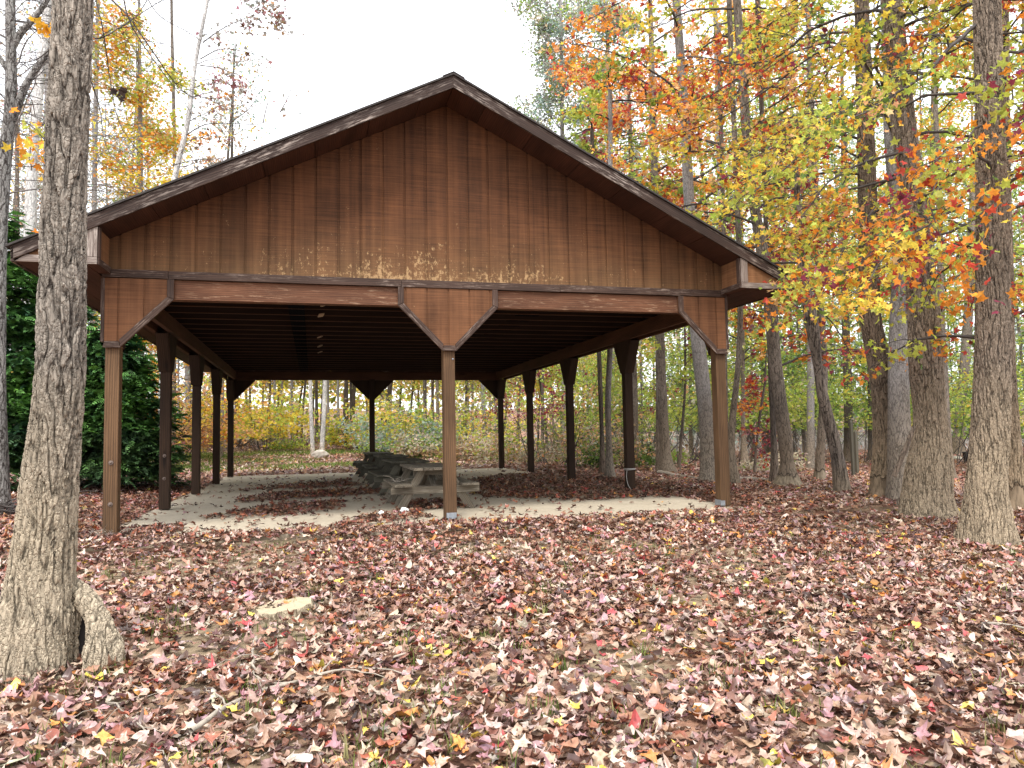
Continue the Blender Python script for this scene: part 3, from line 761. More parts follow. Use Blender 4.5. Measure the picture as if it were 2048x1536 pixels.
def hits_pavilion(P):
    P = np.atleast_2d(P); x, y, z = P.T
    return (np.abs(x) < 5.25) & (y > -.85) & (y < 14.0) & (z > -1) & (z < RZ+.25-SL*np.abs(x))
def smooth_path(pts, n):
    P = np.asarray(pts, float); s = np.concatenate([[0], np.cumsum(np.linalg.norm(np.diff(P[:, :3], axis=0), axis=1))]); t = np.linspace(0, s[-1], n)
    # monotone cubic through the points
    out = np.empty((n, P.shape[1]))
    for c in range(P.shape[1]):
        y = P[:, c]; d = np.gradient(y, s) if len(y) > 2 else np.full(len(y), (y[1]-y[0])/(s[1]-s[0]))
        i = np.clip(np.searchsorted(s, t, side='right')-1, 0, len(s)-2); h = s[i+1]-s[i]; u = (t-s[i])/h
        out[:, c] = (2*u**3-3*u**2+1)*y[i]+(u**3-2*u**2+u)*h*d[i]+(-2*u**3+3*u**2)*y[i+1]+(u**3-u**2)*h*d[i+1]
    return out
def trunk(name, path, mat, parent, origin, around=24, along=60, seed=0, lump=.06, flare=0., flare_h=.5, roots=5, root_az=None):
    """path rows: x, y, z, r (world); flare widens the foot into roots"""
    Q = smooth_path(path, along); z0 = Q[0, 2]
    if along > 80:   # more rings near the foot
        pass
    th = np.linspace(0, 2*math.pi, around, endpoint=False)
    P = Q[:, :3]; r = Q[:, 3]
    hgt = (P[:, 2]-z0)[:, None]
    lob = np.ones((along, around))
    lob += lump*2*(vn(np.cos(th)[None, :]*1.3+9+seed, np.sin(th)[None, :]*1.3+9, hgt*.9, seed)-.5)
    lob += lump*.8*(vn(np.cos(th)[None, :]*3+9, np.sin(th)[None, :]*3+9+seed, hgt*2.2, seed+1)-.5)
    if flare:
        rng = np.random.default_rng(seed); ph = rng.uniform(0, 6.28, roots) if root_az is None else np.array(root_az)
        lobes = np.zeros(around)
        for p in ph: lobes = np.maximum(lobes, np.exp(-((np.angle(np.exp(1j*(th-p))))/.38)**2)*rng.uniform(.7, 1.2))
        k = np.exp(-np.clip(hgt, 0, None)/(flare_h*.42)); lob += flare*k*(.35+lobes[None, :]*.9)
    rad = r[:, None]*lob
    V = np.stack([P[:, 0:1]+rad*np.cos(th), P[:, 1:2]+rad*np.sin(th), np.repeat(P[:, 2:3], around, 1)], -1).reshape(-1, 3)
    i = np.arange(along-1)[:, None]*around; j = np.arange(around)[None, :]; j2 = (j+1) % around
    F = np.stack([i+j, i+j2, i+around+j2, i+around+j], -1).reshape(-1, 4)
    return mesh_np(name, V-np.asarray(origin), F, mat, parent, smooth=True)
def px_path(dist, rows, ground_first=None, extra_top=None):
    """rows of (u, v, width px) at one depth -> x, y, z, r, lowest first"""
    out = []
    for u, v, wpx in rows:
        p = atd(u, v, dist); out.append([*p, wpx/2/FPX*dist])
    out = np.array(out)
    if ground_first is not None: out[0, 2] = min(out[0, 2], ground_first)
    if extra_top:
        d = out[-1, :3]-out[-2, :3]; d = d/np.linalg.norm(d)*.5+np.array([0, 0, .5]); d /= np.linalg.norm(d)
        h, r = extra_top; out = np.vstack([out, [*(out[-1, :3]+d*h*.5), (out[-1, 3]+r)/2], [*(out[-1, :3]+d*h), r]])
    return out

# ------------------------------------------------------------------ bark kinds
BK = {}
BK['near'] = bark('furrowed_bark', (.045, .038, .032), (.29, .255, .215), 18, .27, (.42, .35, .25), 1.5, disp=.03)
BK['gum'] = bark('gum_bark', (.05, .04, .032), (.27, .215, .165), 22, .26, (.40, .32, .22), 1.6, disp=.03)
BK['gum_strip'] = bark('peeled_gum_bark', (.05, .039, .03), (.26, .20, .148), 22, .26, (.36, .275, .18), 1.4, disp=.028, strip=(.36, (.24, .18, .12)))
BK['rough'] = bark('rough_dark_bark', (.03, .024, .02), (.27, .225, .185), 24, .13, (.3, .24, .17), .4, warp=.09)
BK['mid'] = bark('grey_brown_bark', (.085, .07, .058), (.26, .22, .18), 30, .3, (.31, .245, .175), 1.6)
BK['mid_strip'] = bark('stripped_foot_bark', (.075, .063, .052), (.25, .21, .172), 30, .3, (.29, .225, .16), 1.2, strip=(.24, (.29, .235, .165)))
BK['pale'] = bark('pale_grey_bark', (.19, .178, .168), (.37, .35, .335), 26, .6, (.33, .27, .2), 1.6)
BK['white'] = bark('white_bark', (.34, .33, .32), (.70, .68, .65), 12, .7, (.5, .42, .32), .5)
BK['dark'] = bark('dark_bark', (.05, .042, .035), (.14, .115, .095), 24, .2, (.26, .2, .15), .8)
BK['lichen'] = bark('lichen_bark', (.05, .042, .038), (.34, .33, .31), 15, .45)

def tree(loc_uv, rows, cat, label, bk, leaf=None, top=(4, .04), around=20, along=60, seed=0, flare=.8, flare_h=.5, lump=.06, limbs=None, group=None, name='tree', dist=None, roots=5, root_az=None, lat='twig'):
    """a tree standing at the pixel loc_uv; rows of (u, v, width) climb its trunk
    leaf = dict(pal, n, size, kind); limbs = dict(n, z0, z1, L, el, droop, nsub)"""
    rng = np.random.default_rng(1000+seed)
    base = seat(*loc_uv) if dist is None else None
    if base is None:
        b_ = atd(loc_uv[0], loc_uv[1], dist); base = np.array([b_[0], b_[1], float(ground(b_[0], b_[1]))])
    dd = depth(base)
    rows = list(rows)
    path = px_path(dd, rows, base[2]-.12, top)
    t = empty(name, base, label, cat, group)
    trunk('trunk', path, BK[bk], t, base, around, along, seed, lump, flare, flare_h, roots, root_az)
    tub, lp = [], []
    if limbs:
        lz = np.cumsum(np.concatenate([[0], np.linalg.norm(np.diff(path[:, :3], axis=0), axis=1)]))
        for i in range(limbs['n']):
            f = (i+rng.random())/limbs['n']; zz = limbs['z0']+(limbs['z1']-limbs['z0'])*f
            p = np.array([np.interp(zz, path[:, 2], path[:, c]) for c in range(3)]); rt = np.interp(zz, path[:, 2], path[:, 3])
            az = rng.uniform(0, 2*math.pi) if 'az' not in limbs else limbs['az']+rng.uniform(-1, 1)*limbs.get('azr', 1.)
            L = limbs['L']*rng.uniform(.6, 1.25)*(1-.35*f)
            P = limb_line(rng, p, az, limbs.get('el', .45)+rng.normal(0, .2), L, limbs.get('droop', .7), 9, .18)
            dress(rng, P, min(rt*.5, limbs.get('r', .03)), limbs.get('nsub', 6), (leaf['n']/limbs['n']) if leaf else 0, tub, lp, limbs.get('sublen', .38), jit=limbs.get('jit', .09), sub2=limbs.get('sub2', 2))
    if tub:
        V, F = tubes(tub, 6, True); mesh_np('limbs', V-base, F, MT[lat], t, smooth=True)
    if leaf and lp: add_crown(rng, t, base, np.concatenate(lp), leaf)
    return t, base, path
def add_crown(rng, t, base, lp, leaf, name='crown'):
    lp = lp[~hits_pavilion(lp)]; n = len(lp); pr = {'star': PR_STAR, 'star2': PR_STAR2, 'kite': PR_KITE, 'oval': PR_OVAL}[leaf.get('kind', 'kite')]
    lo, hi = leaf.get('tilt', (5, 80))
    scatter(name, rng, pr, lp, rots(rng, n, lo, hi), leaf['size']*rng.uniform(.6, 1.25, n), colours(rng, leaf['pal'], n, lp, leaf.get('clump', 1.1)), MT['leaf'], t, base)

# ------------------------------------------------------------------ the near trees
PAL_R = dict(Y=3.4, YG=3, O=1.1, P=1.2, G=.6, R=.35, C=.2)
PAL_Y = dict(Y=3, YG=3, G=1, O=.5, P=.4)
PAL_RED = dict(R=1.4, O=2.2, P=1.4, C=.4, Y=.8)
# big tree on the left
bL = seat(72, 1338); dL = depth(bL)
tL = empty('tree', bL, 'big furrowed grey tree in the left foreground with a hollow at its roots', 'tree')
pL = px_path(dL, [(70, 1352, 150), (72, 1300, 146), (78, 1235, 138), (84, 1150, 118), (93, 1050, 104), (100, 960, 100), (110, 870, 92), (118, 800, 88), (124, 615, 83), (129, 400, 76), (138, 200, 72), (147, 0, 68), (152, -160, 64)], bL[2]-.1, (7, .09))
trunk('trunk', pL, BK['near'], tL, bL, 230, 760, 11, .035, .33, .6, 5, [.3, 1.9, 3.0, 4.2, 5.2])
# buttress root on its right with a dark hollow between
rp = []
pA = atd(146, 1195, dL+.02)
cen = [(120, 1150, .10, .05), (146, 1178, .07, .055), (172, 1200, .03, .06), (194, 1232, .0, .062), (204, 1268, -.02, .075), (208, 1305, -.03, .10), (208, 1350, -.03, .12)]
pts = np.array([[*atd(u, v, dL+dz), r] for u, v, dz, r in cen])
def root_mesh(pts, name, parent, origin, mat, seed):
    Q = smooth_path(pts, 60); T = np.gradient(Q[:, :3], axis=0); T /= np.linalg.norm(T, axis=1)[:, None]
    A = np.cross(T, np.array([0, 1., 0])); A /= np.linalg.norm(A, axis=1)[:, None]; B = np.cross(T, A); k = 56; th = np.linspace(0, 2*math.pi, k, endpoint=False)
    r = Q[:, 3:4]*(1+.35*(vn(np.cos(th)[None]*1.5+5, np.sin(th)[None]*1.5+5, np.linspace(0, 4, 60)[:, None], seed)-.5))
    V = Q[:, None, :3]+r[:, :, None]*(np.cos(th)[None, :, None]*A[:, None]+np.sin(th)[None, :, None]*B[:, None])
    i = np.arange(59)[:, None]*k; j = np.arange(k)[None]; F = np.stack([i+j, i+(j+1) % k, i+k+(j+1) % k, i+k+j], -1).reshape(-1, 4)
    return mesh_np(name, V.reshape(-1, 3)-origin, F, mat, parent, smooth=True)
root_mesh(pts, 'root', tL, bL, BK['near'], 5)
hb = atd(158, 1268, dL+.10)
th = np.linspace(0, 2*math.pi, 24, endpoint=False); prof = [(.105, -.10), (.10, -.03), (.085, .05), (.05, .10), (.012, .12)]
V = [(hb[0]+a*math.cos(t_), hb[1]+.6*a*math.sin(t_), hb[2]+z) for a, z in prof for t_ in th]; F = [[j*24+i, j*24+(i+1) % 24, (j+1)*24+(i+1) % 24, (j+1)*24+i] for j in range(4) for i in range(24)]
mesh_np('hollow', np.array(V)-bL, F, plain('hollow_shade', (.008, .006, .005), 1.), tL, smooth=True)  # near-black dome standing in for the shade inside the hollow
# bare and few-leaved twigs hanging from its crown
rng = np.random.default_rng(50); tub, lp = [], []
for (rows, r0) in (([(150, -60), (235, 10), (290, 80), (345, 160), (400, 205)], .010), ([(150, -80), (200, 30), (212, 100), (225, 190), (245, 260), (300, 330)], .008), ([(240, -40), (262, 50), (300, 110), (360, 190), (400, 260)], .007),
                   ([(180, 70), (205, 75), (300, 15), (420, -60)], .008), ([(178, 150), (195, 200), (215, 300), (270, 350)], .006), ([(330, -80), (300, -10), (275, 30), (200, 78)], .007),
                   ([(118, 80), (80, 115), (40, 125), (0, 122)], .006), ([(115, 200), (70, 260), (20, 262)], .005), ([(110, 20), (60, 0), (10, 60)], .006), ([(105, 300), (60, 250), (0, 240)], .005), ([(280, -30), (330, 40), (372, 62), (440, 110)], .006)):
    P = np.array([atd(u, v, dL+1.3+.5*rng.random()) for u, v in rows]); P = smooth_path(np.c_[P, np.zeros(len(P))], 12)[:, :3]
    dress(rng, P, r0, 9, 0, tub, lp, .3, .5, .05, 2, .1)
    tub[-1] = tub[-1]
V, F = tubes(tub, 5); mesh_np('limbs', V-bL, F, MT['twig'], tL, smooth=True)
lp = [atd(90, 55, dL+1.2)+rng.normal(0, .03, (14, 3)), atd(48, 282, dL+1)+rng.normal(0, .02, (3, 3)), atd(88, 285, dL+1.4)+rng.normal(0, .09, (40, 3)), atd(80, 320, dL+1.4)+rng.normal(0, .07, (18, 3)), atd(182, 243, dL+1)+rng.normal(0, .02, (4, 3)), atd(240, 185, dL+1)+rng.normal(0, .02, (6, 3)), atd(100, 440, dL+1.4)+rng.normal(0, .08, (14, 3))]
lp = np.concatenate(lp); cc = colours(rng, dict(Y=2, O=2, YG=1), len(lp)); cc[79:85] = (.05, .035, .03); cc[:14] = np.array(PAL['O'])*rng.uniform(.8, 1.2, (14, 1)); cc[:14, 1] += .12
scatter('crown', rng, PR_STAR2, lp, rots(rng, len(lp), 10, 85), .10*rng.uniform(.7, 1.2, len(lp)), cc, MT['leaf'], tL, bL)

LF = lambda pal, n, size, kind='star', **k: dict(pal=pal, n=n, size=size, kind=kind, **k)
LB = lambda n, z0, z1, L, **k: dict(n=n, z0=z0, z1=z1, L=L, **k)
HI = dict(around=160, along=420)
T3 = tree((1985, 1092), [(1975, 1105, 92), (1974, 1045, 86), (1972, 988, 74), (1980, 861, 68), (1985, 734, 64), (1985, 480, 57), (1980, 250, 50), (1974, 0, 48)], 'tree', 'thick ridged gum tree at the right edge, broad flared foot in the leaves', 'gum',
     LF(dict(YG=2, O=1.6, R=1.3, Y=1.2, C=.9, G=.8), 2300, .105, 'star2', tilt=(35, 88), clump=.9), (6, .09), seed=3, flare=.55, flare_h=.55, lump=.03, limbs=LB(20, 1.9, 8.0, 1.9, el=.35, droop=.8, nsub=8, r=.02), root_az=[5.6, 3.9, 2.4, .9], **HI)
T2 = tree((1858, 1036), [(1852, 1042, 100), (1852, 990, 86), (1858, 945, 84), (1862, 861, 62), (1852, 734, 60), (1845, 586, 56), (1822, 358, 42), (1808, 260, 44), (1800, 163, 40), (1782, 0, 36)], 'tree', 'thick ridged tree with a wide lower trunk, a dead stick leaning against it', 'gum',
     LF(PAL_R, 2500, .105, 'star2', tilt=(20, 85)), (6, .08), seed=4, flare=.45, flare_h=.5, lump=.04, limbs=LB(22, 3.2, 9.5, 2.6, el=.3, droop=.8, nsub=8, r=.022), root_az=[3.6, 4.6, 5.5, .5], **HI)
T1 = tree((1775, 1003), [(1772, 1010, 84), (1774, 950, 60), (1778, 890, 58), (1774, 818, 52), (1762, 734, 46), (1743, 649, 40), (1738, 522, 37), (1733, 325, 33), (1728, 163, 30), (1724, 33, 26), (1722, -60, 25)], 'tree', 'brown ridged tree with its bark stripped off in a ring near the ground', 'gum_strip',
     LF(PAL_R, 2600, .105, 'star2', tilt=(20, 85)), (6, .07), seed=5, flare=.55, flare_h=.35, lump=.03, limbs=LB(24, 3.4, 9.5, 2.8, el=.3, droop=.8, nsub=8, r=.022), root_az=[3.4, 4.9, 5.9, 1.8], **HI)
T2b = tree((1812, 1008), [(1812, 1000, 74), (1800, 860, 44), (1797, 700, 38), (1803, 480, 34), (1786, 260, 34), (1780, 100, 30), (1775, -60, 28)], 'tree', 'smooth pale grey trunk half hidden between the two ridged trees', 'pale',
     LF(PAL_Y, 1500, .13, 'star'), (6, .06), seed=6, flare=.3, around=48, along=120, limbs=LB(14, 5, 11, 2.8, el=.35))
T4 = tree((2022, 1020), [(2024, 1026, 56), (2026, 960, 40), (2022, 900, 36), (2012, 734, 34), (2008, 500, 30), (2004, 250, 28), (2000, 0, 26)], 'tree', 'brown tree behind the right edge tree, bark stripped in a ragged ring at its foot', 'gum_strip',
     LF(PAL_R, 1500, .13, 'star'), (6, .06), seed=7, flare=.5, flare_h=.35, around=80, along=240, limbs=LB(12, 2.5, 9, 2.4, el=.3))
# long overhanging limbs of the ridged trees, drawn in the photograph as dark arcs
def overhang(T, rows, dd0, dd1, r0, nsub, leaves, pal, size, seed, sublen=.3, jit=.1, clump=1.2):
    t, base, path = T; rng = np.random.default_rng(seed); d0 = depth(base)
    n = len(rows); P = np.array([atd(u, v, d0+dd0+(dd1-dd0)*i/(n-1)) for i, (u, v) in enumerate(rows)])
    P = smooth_path(np.c_[P, np.zeros(n)], 18)[:, :3]; P += rng.normal(0, .012, P.shape)
    tub, lp = [], []; dress(rng, P, r0, nsub, leaves, tub, lp, sublen, .45, jit, 3, .12, .6)
    V, F = tubes(tub, 6, True); mesh_np('limb', V-base, F, MT['twig'], t, smooth=True)
    add_crown(rng, t, base, np.concatenate(lp), LF(pal, leaves, size, 'star2', tilt=(25, 88), clump=clump), 'crown')
PAL_MIX = dict(Y=2.6, YG=2, O=2, R=1.2, P=.8, C=.8, G=.6)
overhang(T3, [(1955, 48), (1900, 95), (1862, 140), (1830, 165), (1770, 200), (1700, 240), (1640, 270)], 0, -.6, .022, 14, 330, PAL_Y, .10, 71)
overhang(T3, [(1965, 440), (1925, 415), (1890, 430), (1840, 460), (1780, 500), (1735, 560), (1690, 600)], -.1, -1.2, .016, 12, 420, PAL_MIX, .10, 72)
overhang(T3, [(1960, 430), (1880, 470), (1800, 520), (1720, 545), (1660, 550), (1620, 562), (1585, 560)], -.1, -.7, .014, 14, 420, dict(R=1.4, O=2, Y=2, C=1, YG=1.2), .10, 73)
overhang(T2, [(1800, 40), (1760, 20), (1700, 30), (1620, 60), (1560, 110), (1500, 130), (1430, 120), (1380, 115), (1320, 130)], 0, 1.8, .024, 18, 420, PAL_MIX, .10, 74)
overhang(T2, [(1810, 200), (1740, 195), (1690, 220), (1640, 260), (1590, 320), (1540, 360), (1490, 400)], 0, -1.3, .020, 14, 420, PAL_Y, .10, 75)
overhang(T1, [(1724, 90), (1660, 95), (1600, 130), (1520, 190), (1450, 230), (1380, 260), (1300, 290), (1230, 300)], 0, 3.2, .020, 18, 460, dict(O=2.2, P=1.4, Y=2, R=1, YG=.8), .10, 76)
overhang(T1, [(1730, 300), (1700, 330), (1680, 400), (1640, 460), (1600, 520), (1560, 560)], 0, -1.2, .016, 12, 480, PAL_MIX, .10, 77)
overhang(T2, [(1815, 380), (1770, 400), (1730, 440), (1690, 500), (1650, 570), (1600, 640)], -.2, -1.6, .013, 13, 520, dict(Y=2.4, YG=1.6, O=1.8, R=1.4, P=.6), .10, 78)
overhang(T3, [(1995, 120), (2030, 200), (2060, 260), (2100, 300)], 0, -.8, .015, 9, 260, dict(R=1.3, O=1.4, YG=1.6, C=1), .13, 79)
overhang(T3, [(1960, 250), (1900, 330), (1860, 400), (1900, 500), (1950, 560)], -.2, -1.4, .012, 9, 240, dict(R=1.5, C=1.3, O=1.2, YG=1.4), .12, 80)

# trees of the middle distance on the right
MID = dict(around=36, along=110)
def mid(uv, rows, label, bk, pal, n, seed, **k):
    lf = LF(pal, n, k.pop('size', .145), k.pop('kind', 'star')) if n else None
    lb = k.pop('limbs', LB(16, 4, 12, 2.8, el=.4, droop=.7, nsub=6, r=.025))
    kw = dict(MID); kw.update(k); return tree(uv, rows, 'tree', label, bk, lf, kw.pop('top', (5, .05)), seed=seed, limbs=lb, **kw)
mid((1572, 975), [(1577, 984, 68), (1576, 945, 34), (1568, 861, 28), (1551, 734, 25), (1536, 565, 26), (1508, 407, 20), (1485, 160, 17), (1470, -60, 15)], 'leaning grey trunk with a pale stripped foot, left of the twisted dark tree', 'mid_strip', PAL_R, 2400, 20, flare=.7, flare_h=.4)
mid((1684, 986), [(1686, 992, 36), (1672, 903, 24), (1657, 840, 22), (1647, 800, 22), (1636, 734, 19), (1624, 649, 25), (1608, 560, 20), (1600, 470, 16)], 'thin twisted dark tree with rough flaking bark, left of the stripped ring tree', 'rough', PAL_MIX, 900, 21, flare=.4, top=(1.6, .03), lump=.12, limbs=LB(10, 3.2, 5.2, 1.6, el=.2, r=.02), size=.14, kind='star2')
mid((1418, 966), [(1420, 972, 42), (1418, 930, 34), (1409, 800, 29), (1398, 700, 28), (1392, 640, 26), (1378, 400, 21), (1369, 228, 18), (1355, 32, 16), (1350, -80, 14)], 'straight pale grey trunk just left of the right front post', 'pale', PAL_RED, 2600, 22, flare=.3, limbs=LB(18, 4.5, 13, 3.0, el=.35, droop=.7))
mid((1334, 948), [(1334, 955, 48), (1331, 912, 24), (1327, 850, 21), (1322, 760, 20), (1320, 690, 19), (1312, 500, 16), (1308, 300, 14)], 'pale footed trunk standing right of the right side posts', 'mid', PAL_RED, 2600, 23, flare=.55, flare_h=.5, limbs=LB(18, 4, 13, 3.0, el=.35, droop=.7))
mid((1318, 945), [(1318, 950, 14), (1316, 860, 9), (1316, 700, 8)], 'thin brown stem close behind the pale footed trunk', 'mid', PAL_Y, 500, 24, flare=.3, limbs=LB(8, 4, 8, 1.6))
mid((1468, 972), [(1472, 985, 26), (1462, 900, 16), (1465, 840, 14), (1474, 756, 11), (1480, 665, 11), (1478, 500, 11), (1470, 300, 10)], 'curved slim trunk right beside the right front post', 'mid', PAL_RED, 1800, 25, flare=.4, limbs=LB(14, 3.2, 10, 2.4, el=.3))
mid((1452, 962), [(1452, 968, 12), (1452, 850, 9), (1450, 700, 8), (1448, 500, 8)], 'straight thin trunk directly behind the right front post', 'mid', PAL_Y, 900, 26, limbs=LB(10, 4, 11, 2.2))
mid((1358, 941), [(1357, 942, 8), (1362, 880, 6), (1369, 795, 5), (1370, 680, 4)], 'thin leaning sapling between the two pale trunks', 'dark', dict(LG=2, YG=2, C=1), 900, 27, flare=.2, limbs=LB(12, 2, 5, 1.3, r=.012), size=.15, top=(1, .01))
mid((1384, 920), [(1383, 922, 11), (1381, 850, 7), (1380, 740, 6)], 'slim grey trunk set back between the two pale trunks', 'mid', dict(LG=2, G=2, YG=1), 1200, 28, limbs=LB(14, 3, 9, 2.0), size=.2)
mid((1490, 938), [(1492, 942, 22), (1488, 890, 11), (1486, 780, 9), (1484, 600, 8)], 'forked thin trunk behind the white flowered bush', 'mid', PAL_R, 1500, 29, limbs=LB(14, 3, 10, 2.2), size=.18)
mid((1506, 925), [(1507, 930, 9), (1506, 850, 6), (1502, 700, 5)], 'slender brown stem next to the forked thin trunk', 'mid', dict(LG=2, Y=1, O=1), 800, 30, limbs=LB(10, 3, 8, 1.8))
mid((1549, 968), [(1549, 972, 18), (1548, 900, 13), (1544, 800, 11), (1538, 650, 10), (1530, 400, 9)], 'dark trunk tight against the left of the leaning grey trunk', 'dark', dict(C=1.2, M=1, R=.8, O=1), 1200, 31, limbs=LB(12, 1.9, 9, 1.9), size=.15)
mid((1640, 962), [(1641, 970, 24), (1640, 930, 18), (1644, 850, 16), (1648, 750, 15), (1640, 600, 13), (1632, 400, 12)], 'brown trunk with a cream foot behind the twisted dark tree', 'mid_strip', dict(G=2, LG=2, YG=2), 2000, 32, limbs=LB(16, 3, 11, 2.6), size=.18)
mid((1697, 924), [(1698, 930, 24), (1697, 850, 17), (1695, 750, 16), (1690, 600, 14), (1688, 300, 11)], 'straight mossy dark trunk behind the wooden stakes', 'dark', dict(G=2.4, LG=2, DG=1, YG=1), 2400, 33, limbs=LB(18, 3, 12, 3), size=.22)
mid((1741, 920), [(1741, 924, 9), (1740, 850, 8), (1738, 700, 7), (1734, 500, 6)], 'thin black stem just left of the stripped ring tree', 'dark', dict(G=2, LG=2, YG=1), 1200, 34, limbs=LB(12, 4, 11, 2.4), size=.22)
mid((1896, 960), [(1897, 966, 26), (1894, 900, 20), (1888, 750, 15), (1882, 600, 12), (1878, 400, 11)], 'brown trunk right behind the wide lower trunk', 'mid', dict(YG=2, LG=2, O=1), 1800, 35, limbs=LB(14, 3.5, 11, 2.6), size=.17)
mid((1915, 910), [(1914, 914, 26), (1920, 850, 20), (1930, 720, 18), (1938, 600, 17), (1946, 400, 14)], 'mossy trunk leaning right, near the black bucket', 'mid', dict(LG=2, YG=2, G=1), 2000, 36, limbs=LB(14, 5, 14, 3.2), size=.22)
mid((1608, 905), [(1611, 908, 9), (1604, 830, 7), (1598, 700, 7)], 'one of a pair of dark stems in the far clearing, nearer', 'dark', dict(G=3, LG=2), 1200, 37, limbs=LB(14, 4, 12, 2.6), size=.24)
mid((1590, 904), [(1591, 906, 8), (1587, 830, 6), (1584, 700, 6)], 'thin dark stem left of the pair in the far clearing', 'dark', dict(G=3, LG=2), 1000, 38, limbs=LB(12, 4, 12, 2.6), size=.24)
mid((1626, 898), [(1625, 900, 10), (1626, 800, 8), (1628, 650, 7)], 'dark straight stem between the far clearing stems and the cream footed trunk', 'dark', dict(G=2, LG=2, YG=1), 1400, 39, limbs=LB(14, 4, 13, 3), size=.24)
mid((1531, 912), [(1531, 914, 13), (1528, 850, 9), (1524, 700, 8)], 'short brown trunk far behind the red leaved sapling', 'dark', dict(LG=2, YG=2, O=1), 1200, 40, limbs=LB(14, 4, 12, 2.6), size=.22)
mid((1218, 958), [(1219, 962, 22), (1218, 900, 13), (1216, 800, 12), (1220, 700, 11), (1222, 600, 10)], 'grey trunk seen between the right side posts, bushes at its foot', 'pale', dict(YG=2, LG=2, O=1), 1600, 41, limbs=LB(14, 2.5, 11, 2.4), size=.17)
mid((1205, 950), [(1206, 955, 14), (1204, 880, 9), (1200, 760, 9), (1196, 650, 8)], 'dark trunk left of the grey one between the right side posts', 'dark', dict(YG=2, LG=2, C=1), 1300, 42, limbs=LB(14, 2.5, 10, 2.2), size=.17)
# saplings with low coloured foliage on the right
mid((1508, 950), [(1508, 952, 7), (1512, 900, 5), (1520, 830, 5), (1530, 760, 4)], 'red and orange leaved sapling between the curved trunk and the leaning trunk', 'dark', dict(O=2, R=1.4, C=1.2, M=.7, P=.8), 650, 43, limbs=LB(12, .6, 2.6, 1.0, el=.2, r=.01), size=.13, top=(.8, .01), kind='star2')

# ------------------------------------------------------------------ trees on the left and behind
PAL_BARE = dict(GR=2, T=1, M=1, P=.5)
tF, bF, pF = tree((20, 960), [(0, 965, 40), (-8, 700, 34), (2, 420, 26), (10, 312, 24), (20, 220, 21), (22, 120, 19), (20, 0, 17)], 'tree', 'forked dark trunk blotched with lichen at the left edge', 'lichen', None, (3, .03), 36, 120, 60, .3, dist=12.5,
     limbs=LB(16, 5, 9.5, 2.0, el=.6, droop=.4, nsub=8, r=.014, sublen=.45), lat='twig_grey')
tub = []; dF = depth(bF)
for rows, r0 in (([(10, 262), (28, 230), (52, 170), (86, 118), (112, 86), (140, 40)], .07), ([(24, 95), (40, 68), (60, 45), (94, 0), (110, -40)], .06), ([(22, 150), (-10, 100), (-40, 40)], .05)):
    P = np.array([atd(u, v, dF) for u, v in rows]); P = smooth_path(np.c_[P, np.zeros(len(P))], 24)[:, :3]; tub.append((P, r0*np.linspace(1, .5, 24)))
V, F = tubes(tub, 14); mesh_np('fork', V-bF, F, BK['lichen'], tF, smooth=True)
tub, lp = [], []; rng = np.random.default_rng(66)
for P, r in [(t_[0], t_[1]) for t_ in [(np.array([atd(u, v, dF) for u, v in rr]), 0) for rr in ([(28, 230), (52, 170), (86, 118), (112, 86), (140, 40)], [(40, 68), (60, 45), (94, 0), (110, -40)], [(10, 400), (14, 300), (20, 200), (20, 100), (20, 0)])]]:
    dress(rng, P, .016, 26, 0, tub, lp, .55, .6, .05, 3, .05, .2)
tub = [t_ for t_ in tub if len(t_[0]) != 5 or t_[1].max() < .012]
V, F = tubes(tub, 5); mesh_np('limbs', V-bF, F, MT['twig'], tF, smooth=True)
tree((62, 930), [(60, 935, 40), (58, 640, 28), (62, 400, 21), (66, 312, 19), (80, 156, 17), (92, 40, 15)], 'tree', 'pale smooth trunk rising above the evergreens behind the lichen blotched one', 'white', LF(PAL_BARE, 500, .14), (6, .05), 30, 90, 61, .2, dist=21,
     limbs=LB(22, 6.5, 16, 2.6, el=.7, droop=.5, nsub=9, r=.016, sublen=.45), lat='twig_grey')
tree((95, 930), [(94, 935, 30), (92, 640, 22), (96, 300, 16), (100, 0, 13)], 'tree', 'second pale trunk, right of the first and mostly behind the big left tree', 'pale', LF(PAL_BARE, 500, .14), (6, .05), 24, 80, 62, .2, dist=25,
     limbs=LB(22, 7, 17, 2.6, el=.7, droop=.5, nsub=9, r=.014, sublen=.45), lat='twig_grey')
tree((280, 905), [(282, 905, 16), (282, 640, 11), (281, 362, 9), (281, 240, 8), (279, 116, 7), (278, 0, 5)], 'tree', 'golden leaved tree with a thin pale trunk above the left roof slope', 'pale', LF(dict(Y=3, O=1.6, YG=2, P=1, LG=.5), 14000, .15, 'star'), (3, .03), 20, 80, 63, .2, dist=24,
     limbs=LB(48, 3.8, 14.5, 2.3, el=.35, droop=.6, nsub=7, r=.014, jit=.2), lat='twig_grey')
tB, bB, pB = tree((320, 900), [(322, 900, 17), (334, 560, 13), (349, 360, 11), (376, 240, 10), (390, 130, 8), (415, 0, 6.5), (428, -80, 5)], 'tree', 'slim pale tree leaning right with sparse brown leaves against the white sky', 'white', LF(dict(M=2, GR=2, T=2, B=1, O=.4), 420, .17, 'star'), (2, .02), 20, 80, 64, .2, dist=22,
     limbs=LB(9, 9.0, 13, 1.8, el=.6, droop=.5, nsub=5, r=.016, az=.2, azr=1.2), lat='twig_grey')
rng = np.random.default_rng(65); tub, lp = [], []; dB = depth(bB)
